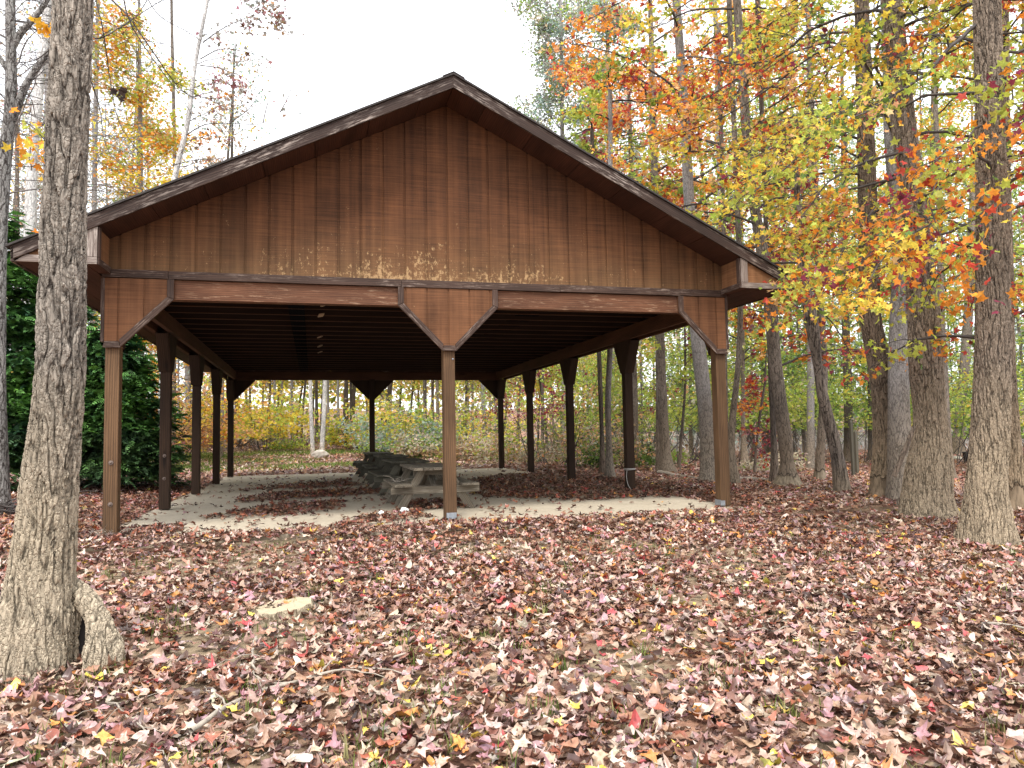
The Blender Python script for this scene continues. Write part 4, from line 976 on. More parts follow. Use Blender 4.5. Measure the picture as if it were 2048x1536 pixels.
for rows, nl in (([(372, 270), (405, 250), (458, 246), (526, 246), (560, 225), (584, 200)], 0), ([(400, 118), (440, 98), (485, 102), (530, 112), (566, 105)], 5), ([(405, 85), (440, 60), (480, 40), (540, 20)], 150), ([(418, 0), (470, -10), (540, 10), (560, 60)], 170), ([(345, 330), (390, 320), (450, 318)], 6),
                 ([(526, 246), (533, 215), (545, 175)], 0), ([(458, 246), (500, 215), (520, 180)], 0), ([(560, 225), (578, 190), (584, 165)], 0), ([(400, 130), (450, 140), (480, 170)], 40), ([(392, 190), (420, 200), (440, 210)], 30)):
    P = np.array([atd(u, v, dB-.2) for u, v in rows]); P = smooth_path(np.c_[P, np.zeros(len(P))], 12)[:, :3]; dress(rng, P, .022, 4, nl, tub, lp, .22, .4, .16, 1, .35)
V, F = tubes(tub, 5); mesh_np('limb', V-bB, F, MT['twig_grey'], tB, smooth=True)
add_crown(rng, tB, bB, np.concatenate(lp), LF(dict(M=2, GR=2.4, T=1.6, B=1), 0, .18, 'star'), 'crown')
mid((268, 925), [(268, 930, 24), (272, 860, 17), (276, 780, 16), (281, 690, 15), (284, 600, 14)], 'brown trunk behind the evergreens, left of the second side post', 'mid', dict(Y=2, O=1, P=1.4, M=.6), 2600, 66, limbs=LB(20, 1.6, 6.5, 2.0, el=.3), size=.16, top=(3, .05))
mid((377, 898), [(378, 900, 17), (378, 850, 13), (376, 760, 12), (376, 600, 10)], 'pale trunk in the yellow thicket between the left side posts', 'pale', dict(Y=3, O=1.4, P=1, YG=1), 2600, 67, limbs=LB(18, 2.2, 9, 2.6, el=.3), size=.22)

# the wood across the meadow, seen under the roof
FAR = dict(around=14, along=40, kind='kite')
def far(uv, rows, label, bk, pal, n, seed, dist=42., **k):
    kw = dict(FAR); kw.update(k); lf = LF(pal, n, kw.pop('size', .32), kw.pop('kind', 'kite')) if n else None
    return tree(uv, rows, 'tree', label, bk, lf, kw.pop('top', (5, .05)), seed=seed, dist=dist, flare=kw.pop('flare', .3), limbs=kw.pop('limbs', LB(14, 5.2, 13, 3.2, el=.45, droop=.5, nsub=5, r=.035, jit=.35)), **kw)
far((625, 884), [(626, 886, 9), (622, 820, 7.5), (620, 750, 7), (618, 500, 6)], 'left of the two bright white trunks across the meadow', 'white', dict(Y=2, YG=2), 300, 100, dist=33)
far((645, 884), [(643, 886, 10), (648, 820, 8.5), (650, 750, 8), (652, 500, 7)], 'right of the two bright white trunks, just behind the white boulder', 'white', dict(Y=2, YG=2), 300, 101, dist=33)
far((633, 882), [(634, 884, 8), (633, 800, 6), (632, 500, 5)], 'dark trunk squeezed between the two bright white trunks', 'dark', dict(Y=2, YG=2), 300, 102, dist=43)
far((676, 884), [(676, 885, 6), (676, 800, 5), (675, 500, 4.5)], 'slim pale trunk right of the white boulder', 'pale', dict(Y=2, YG=1), 600, 103, dist=41)
far((656, 884), [(657, 885, 5), (656, 800, 5), (655, 500, 4.5)], 'thin grey trunk touching the right bright white one', 'pale', dict(Y=2, YG=2), 300, 104, dist=42)
far((693, 882), [(694, 884, 9), (693, 800, 7.5), (691, 500, 7)], 'thick dark trunk left of the back middle post', 'dark', dict(Y=2, YG=2, O=1), 700, 105, dist=42)
far((702, 882), [(703, 884, 6), (702, 800, 5.5), (703, 500, 5)], 'dark trunk paired with the thick one left of the back middle post', 'dark', dict(Y=2, YG=2), 400, 106, dist=43)
far((585, 880), [(585, 882, 7), (584, 800, 6), (583, 500, 5)], 'pale trunk behind the yellow maple, right of the left back post', 'pale', dict(Y=2, YG=2), 700, 107, dist=44)
far((775, 882), [(768, 884, 12), (776, 800, 10), (786, 740, 8), (800, 600, 8)], 'broad dark leaning trunk right of the back middle post', 'dark', dict(YG=2, G=1, Y=1), 800, 108, dist=42)
far((764, 882), [(762, 884, 7), (764, 800, 6), (768, 600, 5)], 'dark trunk left of the broad leaning one', 'dark', dict(YG=2, Y=1), 300, 109, dist=43)
far((850, 886), [(851, 888, 8), (850, 820, 7.5), (850, 600, 7)], 'dark trunk above the grey green bush, left of the middle front post', 'dark', dict(YG=2, Y=2, P=1), 900, 110, dist=40)
far((968, 902), [(972, 906, 11), (969, 850, 9), (966, 780, 8.5), (964, 600, 8)], 'grey trunk with a pale foot left of the right back post', 'pale', dict(YG=2, Y=2, P=1), 900, 111, dist=34)
far((993, 900), [(998, 902, 5), (995, 830, 4), (982, 760, 3.5)], 'thin leaning stem touching the right back post', 'dark', dict(YG=2, Y=2), 300, 112, dist=34)
far((1085, 900), [(1085, 902, 7), (1085, 800, 6), (1086, 600, 6)], 'dark trunk behind the crimson leaves, right of the right back post', 'dark', dict(YG=2, LG=1, P=1), 900, 113, dist=36)
far((930, 892), [(930, 894, 6), (932, 800, 5), (934, 600, 5)], 'thin dark trunk just right of the middle front post', 'dark', dict(YG=2, Y=2, P=1), 900, 114, dist=40)
far((548, 882), [(548, 884, 6), (549, 800, 5), (550, 600, 5)], 'slim pale trunk inside the yellow maple', 'pale', dict(Y=3, YG=1), 600, 115, dist=43)
far((500, 884), [(500, 886, 7), (500, 800, 5), (501, 600, 5)], 'thin trunk left of the yellow maple middle', 'mid', dict(Y=3, YG=1), 600, 116, dist=44)

# tall crowns above the right roof slope
tree((1130, 905), [(1130, 908, 14), (1128, 600, 11), (1125, 300, 9), (1122, 60, 7)], 'tree', 'tall feathery bluish green tree behind the right roof slope', 'pale', LF(dict(BG=3, GR=2, LG=1.4, W=1), 26000, .17, 'kite'), (4, .04), 16, 60, 120, .2, dist=38,
     limbs=LB(70, 6.5, 23.5, 3.3, el=.8, droop=.5, nsub=8, r=.026, jit=.26, sub2=3), lat='twig_grey')
tree((1225, 905), [(1225, 908, 15), (1222, 600, 11), (1218, 300, 9), (1214, 40, 7)], 'tree', 'tall grey green tree right of the feathery bluish one', 'pale', LF(dict(BG=2, GR=2, LG=1.4, YG=1, P=.8), 20000, .16, 'kite'), (4, .04), 16, 60, 121, .2, dist=36,
     limbs=LB(34, 6.5, 22, 2.4, el=.8, droop=.5, nsub=6, r=.03, jit=.3), lat='twig_grey')
tree((1268, 930), [(1268, 934, 20), (1266, 700, 14), (1260, 500, 12), (1262, 330, 9), (1258, 200, 7)], 'tree', 'orange and red maple glowing behind the right roof slope', 'mid', LF(dict(O=3, R=1.6, P=2, Y=1.2, C=.4), 15000, .145, 'star'), (1.5, .03), 20, 60, 122, .3, dist=22,
     limbs=LB(46, 4.0, 11.8, 2.7, el=.25, droop=.5, nsub=7, r=.02, jit=.16))
tree((1450, 925), [(1449, 928, 16), (1445, 600, 12), (1438, 300, 10), (1430, 0, 9)], 'tree', 'tall yellow green tree behind the curved slim trunk', 'pale', LF(dict(Y=2.4, YG=3, LG=1, P=1), 8500, .155, 'star'), (5, .05), 20, 60, 123, .3, dist=26,
     limbs=LB(34, 5.5, 16, 3.0, el=.35, droop=.6, nsub=7, r=.022, jit=.2))
tree((1620, 925), [(1620, 928, 16), (1622, 600, 12), (1620, 300, 10), (1616, 0, 9)], 'tree', 'tall yellow and orange tree behind the twisted dark tree', 'pale', LF(dict(Y=2.4, YG=2, O=1.4, P=1, LG=.6), 8500, .155, 'star'), (5, .05), 20, 60, 124, .3, dist=27,
     limbs=LB(34, 5.5, 16, 3.0, el=.35, droop=.6, nsub=7, r=.022, jit=.2))
tree((1860, 918), [(1860, 920, 16), (1862, 600, 12), (1866, 300, 11), (1870, 0, 10)], 'tree', 'tall gold leaved tree behind the wide lower trunk', 'mid', LF(dict(Y=3, O=1, YG=2, LG=.6), 8500, .155, 'star'), (5, .05), 20, 60, 125, .3, dist=27,
     limbs=LB(32, 5.5, 16, 3.0, el=.35, droop=.6, nsub=7, r=.022, jit=.2))
tree((2060, 935), [(2060, 938, 24), (2062, 600, 18), (2056, 300, 15), (2050, 0, 12)], 'tree', 'yellow green tree at the far right edge behind the flared gum tree', 'mid', LF(dict(YG=3, LG=2, P=1, M=.5), 8500, .155, 'star'), (5, .05), 20, 60, 126, .3, dist=22,
     limbs=LB(28, 4.5, 13, 2.8, el=.35, droop=.6, nsub=7, r=.022, jit=.2))
tree((185, 905), [(186, 908, 15), (186, 640, 11), (190, 300, 9), (196, 0, 7)], 'tree', 'tall bare limbed tree behind the big left tree, few yellow leaves', 'pale', LF(dict(Y=1.2, GR=2, P=1), 1800, .18, 'star'), (4, .04), 18, 60, 127, .2, dist=30,
     limbs=LB(60, 6, 20, 2.8, el=.6, droop=.5, nsub=9, r=.018, jit=.2, sublen=.5, sub2=3), lat='twig_grey')
tree((440, 900), [(440, 902, 12), (446, 640, 9), (450, 470, 6), (453, 390, 2)], 'tree', 'thin topped grey tree just showing over the left roof slope', 'pale', LF(dict(GR=2, P=1, T=1, Y=.5), 1500, .2, 'kite'), (.6, .006), 16, 50, 128, .2, dist=32,
     limbs=LB(28, 6, 13, 1.8, el=.8, droop=.4, nsub=7, r=.018, jit=.2), lat='twig_grey')

for uu, dd_, lab_, sd in ((30, 27, 'bare twiggy grey tree close behind the forked dark trunk', 131), (150, 23, 'bare twiggy tree filling the sky just right of the big left tree', 132), (345, 30, 'fine twigged grey tree behind the slim leaning pale tree', 133)):
    tree((uu, 905), [(uu, 908, 13), (uu+3, 640, 10), (uu+4, 300, 7), (uu-2, 0, 5)], 'tree', lab_, 'mid', LF(dict(GR=2, BG=2, P=1, Y=1, T=1), 1500, .12, 'kite'), (3, .02), 16, 60, sd, .2, dist=dd_,
         limbs=LB(60 if uu != 345 else 40, 5.5, {30: 18, 150: 15, 345: 13.5}[uu], {30: 2.8, 150: 2.4, 345: 1.6}[uu], el=.6, droop=.5, nsub=9, r=.014, jit=.2, sublen=.5, sub2=3), lat='twig_grey')

# scattered far trunks filling the wood
FG = [('left', -420, 455, 'grey twiggy trunk in the wood left of the pavilion roof', dict(GR=2, BG=2, T=1, Y=1.2, P=.8), 32, 58),
      ('under', 470, 1300, 'slender trunk deep in the yellow wood seen under the pavilion roof', dict(Y=2, YG=2.4, P=1, W=1, LG=1.4), 46, 72),
      ('right', 1310, 2500, 'slender dark trunk deep in the green wood right of the pavilion', dict(G=1.6, LG=2.4, BG=1.4, YG=1.4, P=.6), 36, 70)]
rng = np.random.default_rng(77)
for key, u0, u1, lab, pal, d0, d1 in FG:
    nn = {'left': 34, 'under': 46, 'right': 46}[key]; stock = []
    for i in range(nn):
        u = u0+(u1-u0)*(i+rng.random())/nn; dist = rng.uniform(d0, d1)
        b_ = atd(u, 880, dist); b_[2] = float(ground(b_[0], b_[1]))
        if i < 7:
            H_ = {'left': rng.uniform(18, 27), 'under': rng.uniform(10, 13), 'right': rng.uniform(17, 26)}[key]; r = rng.uniform(.09, .17)
            lean = rng.normal(0, .5, 2)
            path = np.array([[b_[0], b_[1], b_[2]-.15, r*1.25], [b_[0], b_[1], b_[2]+.6, r], [b_[0]+lean[0]*.4, b_[1]+lean[1]*.4, b_[2]+H_*.5, r*.75], [b_[0]+lean[0], b_[1]+lean[1], b_[2]+H_, r*.2]])
            t = empty('tree', b_, lab, 'tree', 'far trunks '+{'left': 'left of the pavilion', 'under': 'seen under the roof', 'right': 'right of the pavilion'}[key])
            trunk('trunk', path, BK[['dark', 'mid', 'pale'][i % 3] if key != 'right' else ['dark', 'mid', 'dark'][i % 3]], t, b_, 10, 26, 300+i, .05)
            tub, lp = [], []
            nl_ = 18 if key == 'under' else 30
            for j in range(nl_):
                b0_ = .42 if key == 'under' else .2; zz = H_*(b0_+(.97-b0_)*(j+rng.random())/nl_); f = zz/H_; p = np.array([np.interp(b_[2]+zz, path[:, 2], path[:, c]) for c in range(3)])
                P = limb_line(rng, p, rng.uniform(0, 6.28), .45+rng.normal(0, .2), rng.uniform(1.6, 3.2)*(1.15-.6*f), .6, 6, .2)
                dress(rng, P, .03, 5, {'left': 75, 'under': 90, 'right': 110}[key], tub, lp, .45, jit=.38, sub2=1 if key == 'under' else 2)
            V, F = tubes(tub, 4); mesh_np('limbs', V-b_, F, MT['twig_grey' if key == 'left' else 'twig'], t, smooth=True)
            add_crown(rng, t, b_, np.concatenate(lp), LF(pal, 0, {'left': .17, 'under': .28, 'right': .24}[key], 'kite')); stock.append(t)
        else:
            src = stock[int(rng.integers(0, 7))]; t = src.copy(); COL.objects.link(t); t.location = [float(c) for c in b_]; t.rotation_euler.z = rng.uniform(0, 6.28); s_ = rng.uniform(.85, 1.15); t.scale = (s_, s_, s_)
            for ch in src.children:
                c = ch.copy(); COL.objects.link(c); c.parent = t

# ------------------------------------------------------------------ bushes
def bush(base, label, pal, w_, h_, n, size, seed, cat='bush', kind='kite', stems=14, bare=.25, low=.15, bark_='twig', group=None, tall=False):
    rng = np.random.default_rng(2000+seed); t = empty('bush' if not tall else 'young_tree', base, label, cat, group); tub, lp = [], []
    for i in range(stems):
        a = rng.uniform(0, 6.28); rr = w_*.25*math.sqrt(rng.random()); p0 = np.array(base)+[rr*math.cos(a), rr*math.sin(a), -.05]
        P = limb_line(rng, p0, a, rng.uniform(.7, 1.45), h_*rng.uniform(.6, 1.15), .9 if not tall else .4, 8, .25)
        dress(rng, P, .012 if not tall else .02, 6, n/stems, tub, lp, .5, .5, w_*.07, 2, bare, .5)
    V, F = tubes(tub, 4); mesh_np('stems', V-np.array(base), F, MT[bark_], t, smooth=True)
    lp = np.concatenate(lp); lp = lp[lp[:, 2] > base[2]+low*h_*.5]
    add_crown(rng, t, np.array(base), lp, LF(pal, 0, size, kind, clump=.8), 'foliage'); return t
def gat(u, dist):
    b_ = atd(u, 880, dist); return np.array([b_[0], b_[1], float(ground(b_[0], b_[1]))])
bush(gat(528, 36), 'broad glowing yellow maple beyond the left back post', dict(Y=3.4, YG=2, LG=.8, W=1.2), 3.0, 3.4, 3000, .26, 1, 'tree', 'star', 16, tall=True, low=.35)
bush(gat(455, 38), 'yellow and orange small tree left of the broad yellow maple', dict(Y=2, O=.6, P=1, YG=1, W=1), 3, 4, 1500, .24, 2, 'tree', 'star', 12, tall=True, low=.3)
bush(gat(572, 36), 'low yellow green bush in front of the yellow maple', dict(YG=2, LG=2, Y=1), 1.8, 1.1, 900, .14, 3)
bush(gat(660, 39), 'dark olive thicket behind the white boulder', dict(G=2, B=1, T=1), 3.2, 1.6, 1600, .16, 4)
bush(gat(715, 36), 'yellow bush left of the back middle post', dict(Y=3, YG=2, P=.5), 2, 2.4, 1300, .2, 5, 'tree', 'star', tall=True, low=.2)
bush(gat(808, 33), 'grey green feathery bush right of the back middle post', dict(BG=3, LG=1.4, GR=1, W=.8), 3.4, 3.0, 5200, .17, 6)
bush(gat(775, 36), 'olive yellow bush tucked left of the grey green one', dict(YG=2, Y=1.4, G=1), 2.6, 2.2, 2400, .18, 7)
bush(gat(870, 35), 'tall yellow green young tree left of the middle front post', dict(YG=3, Y=1.6, LG=2, W=1), 3, 4.2, 1900, .2, 8, 'tree', 'star', tall=True, low=.15)
bush(gat(940, 33), 'yellow and peach young tree right of the middle front post', dict(YG=2, Y=1.8, P=1, W=1.2), 3, 4.2, 1900, .19, 9, 'tree', 'star', tall=True, low=.15)
bush(gat(860, 31), 'tan leafed low thicket under the yellow green young tree', dict(W=2, T=1.6, LG=1), 3.6, 1.4, 2600, .15, 10)
bush(gat(955, 30), 'pale leafed low thicket at the meadow edge', dict(W=2, T=1.4, YG=1), 3.4, 1.3, 2600, .15, 11)
bush(gat(1045, 27), 'white flecked shrub between the right side posts, left', dict(W=3, T=1, P=.6, LG=.5), 2.6, 1.6, 2400, .13, 12)
bush(gat(1085, 26), 'crimson leaved small tree between the right side posts', dict(C=3, R=1, M=1), 2.6, 4.0, 1900, .15, 13, 'tree', 'star', tall=True, low=.8, stems=9)
bush(gat(1120, 25), 'green and peach young tree behind the crimson one', dict(YG=2, LG=2, P=1.4, Y=1), 3, 4.2, 2600, .16, 14, 'tree', 'star', tall=True, low=.2)
bush(gat(1165, 23), 'pale twiggy shrub right of the crimson small tree', dict(W=2, P=1, T=1, LG=1), 2.6, 2.4, 1800, .12, 15, bark_='twig_grey')
bush(gat(1220, 22), 'dark green undergrowth at the foot of the grey trunk', dict(G=2, DG=1, W=1), 2, 1.3, 1500, .12, 16)
bush(seat(1530, 945), 'white flowered low bush in front of the red leaved sapling', dict(W=3, LG=1, T=.6), 1.5, .8, 1100, .09, 17, kind='oval')
bush(gat(1290, 29), 'low green thicket behind the pale footed trunk', dict(LG=2, W=1, T=1), 3, 1.0, 1500, .15, 18)
bush(gat(1375, 36), 'green young tree behind the straight pale grey trunk', dict(G=2, LG=3, YG=1), 4, 6, 4200, .24, 19, 'tree', 'star', tall=True, low=.5)
bush(gat(1540, 40), 'bright green young tree in the clearing behind the leaning trunk', dict(G=2, LG=3, YG=.6), 4.5, 7, 4600, .26, 20, 'tree', 'star', tall=True, low=.6)
bush(gat(1660, 42), 'green young tree behind the wooden stakes', dict(G=3, LG=2), 4.5, 7, 4600, .26, 21, 'tree', 'star', tall=True, low=.6)
for u_, d_, lab_, pal_, sd_ in ((1345, 27, 'pale green young tree filling the gap left of the straight pale grey trunk', dict(LG=3, YG=2, W=.6), 31), (1445, 30, 'light yellow green young tree behind the right front post', dict(LG=2, YG=3, W=.6), 32), (1600, 31, 'light green young tree in the gap right of the leaning grey trunk', dict(LG=3, G=1, YG=1), 33),
                              (1715, 33, 'light green young tree just left of the bark ringed tree', dict(LG=3, G=1.4, YG=1), 34), (1885, 30, 'yellow and light green young tree right of the wide lower trunk', dict(LG=2, YG=2, Y=1), 35), (1280, 28, 'pale yellow green young tree between the right side posts', dict(LG=2, YG=2, W=1), 36)):
    bush(gat(u_, d_), lab_, pal_, 3.4, 6.0, 3600, .17, sd_, 'tree', 'star', tall=True, low=.5, stems=12)
bush(gat(1960, 36), 'yellow green young tree behind the black bucket', dict(LG=2, YG=2, O=.5), 4, 6, 3600, .22, 22, 'tree', 'star', tall=True, low=.5)
bush(gat(2110, 30), 'green young tree at the far right edge', dict(LG=2, G=2), 4, 5, 3200, .22, 23, 'tree', 'star', tall=True, low=.4)
bush(gat(365, 32), 'tan and gold bush left of the pale trunk in the thicket', dict(Y=2, P=1.4, T=1.4, O=1), 3, 3.2, 2000, .19, 24, 'tree', 'star', tall=True, low=.15)
bush(gat(420, 40), 'grey brown thicket behind the left side posts', dict(T=2, GR=1, G=.6), 4.5, 1.6, 2200, .18, 25)
bush(gat(500, 42), 'grey brown thicket under the broad yellow maple', dict(T=2, GR=1.4, B=1), 5, 1.3, 2200, .18, 26)
bush(gat(300, 30), 'peach and gold small tree behind the evergreens', dict(P=2, Y=2, O=1, M=.6), 3.6, 4.8, 3600, .19, 27, 'tree', 'star', tall=True, low=.2)
bush(seat(1020, 915), 'thin whitish weeds at the edge of the lawn', dict(W=2, T=1), 1.5, .7, 700, .09, 28)

# far wood as one mass: it closes the view between the trunks
def far_woods():
    rng = np.random.default_rng(88); n = 40000
    u = rng.uniform(-1100, 3200, n); dist = rng.uniform(62, 95, n)
    P = CAM+(CF[None]+CR[None]*((u-1024)/FPX)[:, None])*dist[:, None]; gz = ground(P[:, 0], P[:, 1])
    f = vn(u*.011, dist*.11, 0, 5); hh = np.where(u > 1300, 9, 11)*(.55+.75*f); z = gz+hh*rng.random(n)**1.25
    P[:, 2] = z; rel = (z-gz)/hh
    k = vn(P[:, 0]*.25, P[:, 1]*.25, z*.4, 9) > .40; P, u, rel = P[k], u[k], rel[k]; n = len(P)
    c = np.where((u > 1250)[:, None], colours(rng, dict(LG=2, G=2, BG=1.6, YG=1, GR=.6), n, P, .3), colours(rng, dict(Y=1.6, YG=2, LG=1, T=1, P=1, GR=.7), n, P, .3))
    lowb = (rel < .22)[:, None]; c = np.where(lowb & (rng.random((n, 1)) < .7), colours(rng, dict(GR=3, W=2, T=1.5, BG=1), n), c)
    o = scatter('far_woods', rng, PR_KITE, P, rots(rng, n, 20, 90), rng.uniform(.45, 1.0, n), c, MT['leaf']); tag(o, 'distant mixed wood closing the view behind the trees', 'woodland', kind='stuff')
far_woods()
def brush_bank():
    rng = np.random.default_rng(89); tub = []
    for i in range(900):
        u = rng.uniform(1180, 2500); dist = rng.uniform(46, 60); b_ = gat(u, dist)
        P = limb_line(rng, b_, rng.uniform(0, 6.28), rng.uniform(.7, 1.5), rng.uniform(.8, 2.4), .5, 4, .35); tub.append((P, np.linspace(.03, .01, 5)))
    V, F = tubes(tub, 4); o = mesh_np('creek_brush', V, F, plain('pale_brush', (.42, .40, .38), .9)); tag(o, 'pale grey tangle of brush along the creek bank beyond the right trees', 'brush', kind='stuff')
brush_bank()

# ------------------------------------------------------------------ evergreens
def evergreen(base, H_, W_, n, seed, label, low=.35):
    rng = np.random.default_rng(3000+seed); t = empty('evergreen_tree', base, label, 'evergreen'); base = np.array(base)
    path = np.array([[*base, .11], [base[0], base[1], base[2]+H_*.6, .06], [base[0]+.1, base[1], base[2]+H_, .015]]); path[0, 2] -= .1
    trunk('trunk', path, BK['dark'], t, base, 18, 50, seed, .08, .4)
    tub, lp, out, yw, tip = [], [], [], [], []
    nb = 150
    for i in range(nb):
        f = (i+rng.random())/nb; z = low+(H_-low)*f**1.1; az = rng.uniform(0, 6.28)
        L = W_*(1-f)**.75*rng.uniform(.65, 1.15)+.15
        P = limb_line(rng, base+[0, 0, z], az, rng.uniform(-.05, .25)-.15*(1-f), L, .55-.6*rng.random(), 9, .12); tub.append((P, np.linspace(.022, .005, 10)))
        m = int(n/nb*(L/W_*1.4+.15))
        tt = np.clip(rng.beta(2.2, 1.1, m), 0, .999)*9; ii = tt.astype(int); q0 = P[ii]+(P[np.minimum(ii+1, 9)]-P[ii])*(tt-ii)[:, None]
        off = rng.normal(0, 1, (m, 3))*np.array([.19, .19, .11])*(.6+L/W_*.5); q1 = q0+off
        lp.append(q1); a2 = az+np.arctan2(off@np.array([-math.sin(az), math.cos(az), 0]), .22)+rng.normal(0, .35, m); yw.append(a2); tip.append(tt/9*.7+.5*np.clip(off[:, 2]*3, -.5, .6))
    V, F = tubes(tub, 5); mesh_np('limbs', V-base, F, MT['twig'], t, smooth=True)
    lp = np.concatenate(lp); yw = np.concatenate(yw); tip = np.clip(np.concatenate(tip), 0, 1); m = len(lp)
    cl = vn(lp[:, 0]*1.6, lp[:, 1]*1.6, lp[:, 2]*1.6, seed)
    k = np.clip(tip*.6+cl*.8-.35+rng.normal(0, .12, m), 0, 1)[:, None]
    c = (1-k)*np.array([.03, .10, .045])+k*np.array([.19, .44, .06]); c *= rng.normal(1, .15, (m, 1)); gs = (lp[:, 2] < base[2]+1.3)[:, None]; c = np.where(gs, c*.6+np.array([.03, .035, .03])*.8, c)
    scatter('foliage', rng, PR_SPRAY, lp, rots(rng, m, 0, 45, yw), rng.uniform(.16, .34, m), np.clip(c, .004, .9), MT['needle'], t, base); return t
evergreen(gat(-20, 17.5), 6.6, 2.6, 13000, 1, 'tall dense evergreen at the left edge behind the big furrowed tree', .7)
evergreen(gat(100, 18.5), 5.4, 2.3, 11000, 2, 'dense evergreen directly behind the big furrowed tree', .6)
evergreen(gat(225, 16.2), 3.7, 1.35, 7500, 3, 'smaller evergreen beside the left front post, low boughs sweeping out', .55)

# ------------------------------------------------------------------ fallen leaves
PATCH = [[(-3.2, 1.8), (-2.3, 3.6), (-1.2, 3.4), (-1.2, 2.4), (-1.9, 1.5), (-2.5, 1.2)], [(-3.1, 4.4), (-2.6, 6.0), (-.3, 6.4), (-.5, 4.8), (-1.9, 4.3)], [(-1.7, -.6), (-1.1, .9), (-.3, 1.4), (-.2, .2)],
         [(1.1, 2.6), (1.6, 7.6), (3.0, 9.4), (4.6, 9.4), (4.6, 1.3), (3.4, 1.6), (2.2, 1.9)], [(-3.3, 6.9), (-2.0, 8.6), (-.8, 9.8), (-.7, 7.5)], [(-.3, 1.3), (-.4, 2.6), (.5, 2.8), (.6, 1.6)]]
def inside(P, poly):
    x, y = P[:, 0], P[:, 1]; r = np.zeros(len(P), bool); n = len(poly)
    for i in range(n):
        x1, y1 = poly[i]; x2, y2 = poly[(i+1) % n]
        r ^= ((y1 > y) != (y2 > y)) & (x < (x2-x1)*(y-y1)/(y2-y1+1e-12)+x1)
    return r
def litter(name, seed, n, dlo, dhi, size, pr, umin=-500, umax=2550, power=1., label='', pal=None, smooth=True):
    rng = np.random.default_rng(seed)
    d = (dlo**2+(dhi**2-dlo**2)*rng.random(n)**power)**.5; u = rng.uniform(umin, umax, n)
    P = CAM[None]+(CF[None]*np.array([1, 1, 0])+CR[None]*((u-1024)/FPX)[:, None])*d[:, None]
    x, y = P[:, 0], P[:, 1]; z = ground(x, y)
    wob = .28*(vn(x*1.1, y*1.1, 0, 41)-.5)+.16*(vn(x*3.2, y*3.2, 0, 42)-.5)
    on = (np.abs(x) < 4.2) & (y > -.55) & (y < 13.7)
    # the slab stays clear except for drifts; leaves creep over its edges
    edge = np.minimum(np.minimum(4.2-np.abs(x), (y+.55)*1.0), (13.7-y)*.8); Pw = np.stack([x+wob*1.6, y+wob*2.2], -1)
    drift = np.zeros(n, bool)
    for p in PATCH: drift |= inside(Pw, p)
    corner = (x < -3.3) & (y < .55+wob*2)
    front = edge < .06+wob*.8+.06*(y < 0)
    keep = ~on | (drift & (rng.random(n) < .92)) | corner | front | (rng.random(n) < .028+.10*(vn(x*2, y*2, 0, 43) > .68))
    g_ = lawn(x, y); keep &= rng.random(n) > .95*g_
    bare = sst(.60, .72, vn(x*.9, y*.9, 0, 31))*(y < 0); keep &= rng.random(n) > .55*bare
    # trunks keep their feet clear
    for (bx, by, br) in TRUNKS: keep &= np.hypot(x-bx, y-by) > br
    x, y, z, on, d = x[keep], y[keep], z[keep], on[keep], d[keep]; m = len(x)
    z = np.where(on, np.maximum(z, .004), z)+rng.random(m)*np.where(on, .03, .055)+.012
    hump = np.where((y > -1.4) & (y < .1) & ~on, .05, 0.); z = z+hump
    P = np.stack([x, y, z], -1)
    pal = pal or dict(a=1)
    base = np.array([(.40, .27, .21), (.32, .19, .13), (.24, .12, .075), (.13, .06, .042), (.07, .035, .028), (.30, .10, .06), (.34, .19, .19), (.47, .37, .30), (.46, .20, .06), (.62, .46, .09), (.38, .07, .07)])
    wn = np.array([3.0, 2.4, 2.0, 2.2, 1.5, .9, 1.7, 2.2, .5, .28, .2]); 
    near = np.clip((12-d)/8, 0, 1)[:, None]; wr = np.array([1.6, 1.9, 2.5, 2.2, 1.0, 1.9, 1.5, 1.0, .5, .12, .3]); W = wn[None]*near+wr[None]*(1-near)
    dark = (on | ((np.abs(x) < 5.0) & (y > -.2) & (y < 12.5)))[:, None]; wd = np.array([.3, .8, 2.6, 3.4, 2.6, 1.6, .4, .1, .2, .04, .2]); W = np.where(dark, wd[None], W)  # shade under the roof put into leaf colour as a darker mix
    clear = ((y > 13.5) & (x < 9))[:, None]; wc = np.array([3.4, 2.4, 1.6, .8, .3, .8, 2.0, 2.2, .7, .3, .2]); W = np.where(clear, wc[None], W)  # open-sky brightness of the clearing put into leaf colour as a paler mix
    W = W/W.sum(1, keepdims=True); cs = np.cumsum(W, 1); idx = (rng.random((m, 1)) > cs).sum(1); idx = np.minimum(idx, 10)
    c = base[idx]*rng.normal(1, .18, (m, 1))*rng.normal(1, .05, (m, 3))
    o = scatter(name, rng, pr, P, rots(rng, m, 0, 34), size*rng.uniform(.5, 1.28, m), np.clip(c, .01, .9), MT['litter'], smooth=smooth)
    tag(o, label, 'leaves', kind='stuff'); return o
TRUNKS = [(bL[0], bL[1], .22)]
for o_ in list(bpy.data.objects):
    if o_.name.startswith('tree') and o_.type == 'EMPTY': TRUNKS.append((o_.location.x, o_.location.y, .10))
PR_L1 = protos(np.random.default_rng(5), 'star2', 22, 1.2, 2); PR_L1b = protos(np.random.default_rng(6), 'oval', 12, 1.1, 2); PR_L1c = protos(np.random.default_rng(7), 'tulip', 10, 1.0, 2)
PR_L2 = protos(np.random.default_rng(8), 'star', 20, 1.1); PR_L3 = protos(np.random.default_rng(9), 'star', 10, .9)
litter('fallen_leaves', 1, 27000, 2.6, 9.5, .102, PR_L1, label='thick carpet of curled star shaped fallen leaves in the foreground')
litter('fallen_leaves', 2, 12000, 2.6, 9.5, .085, PR_L1b, label='oval brown fallen leaves mixed through the foreground carpet')
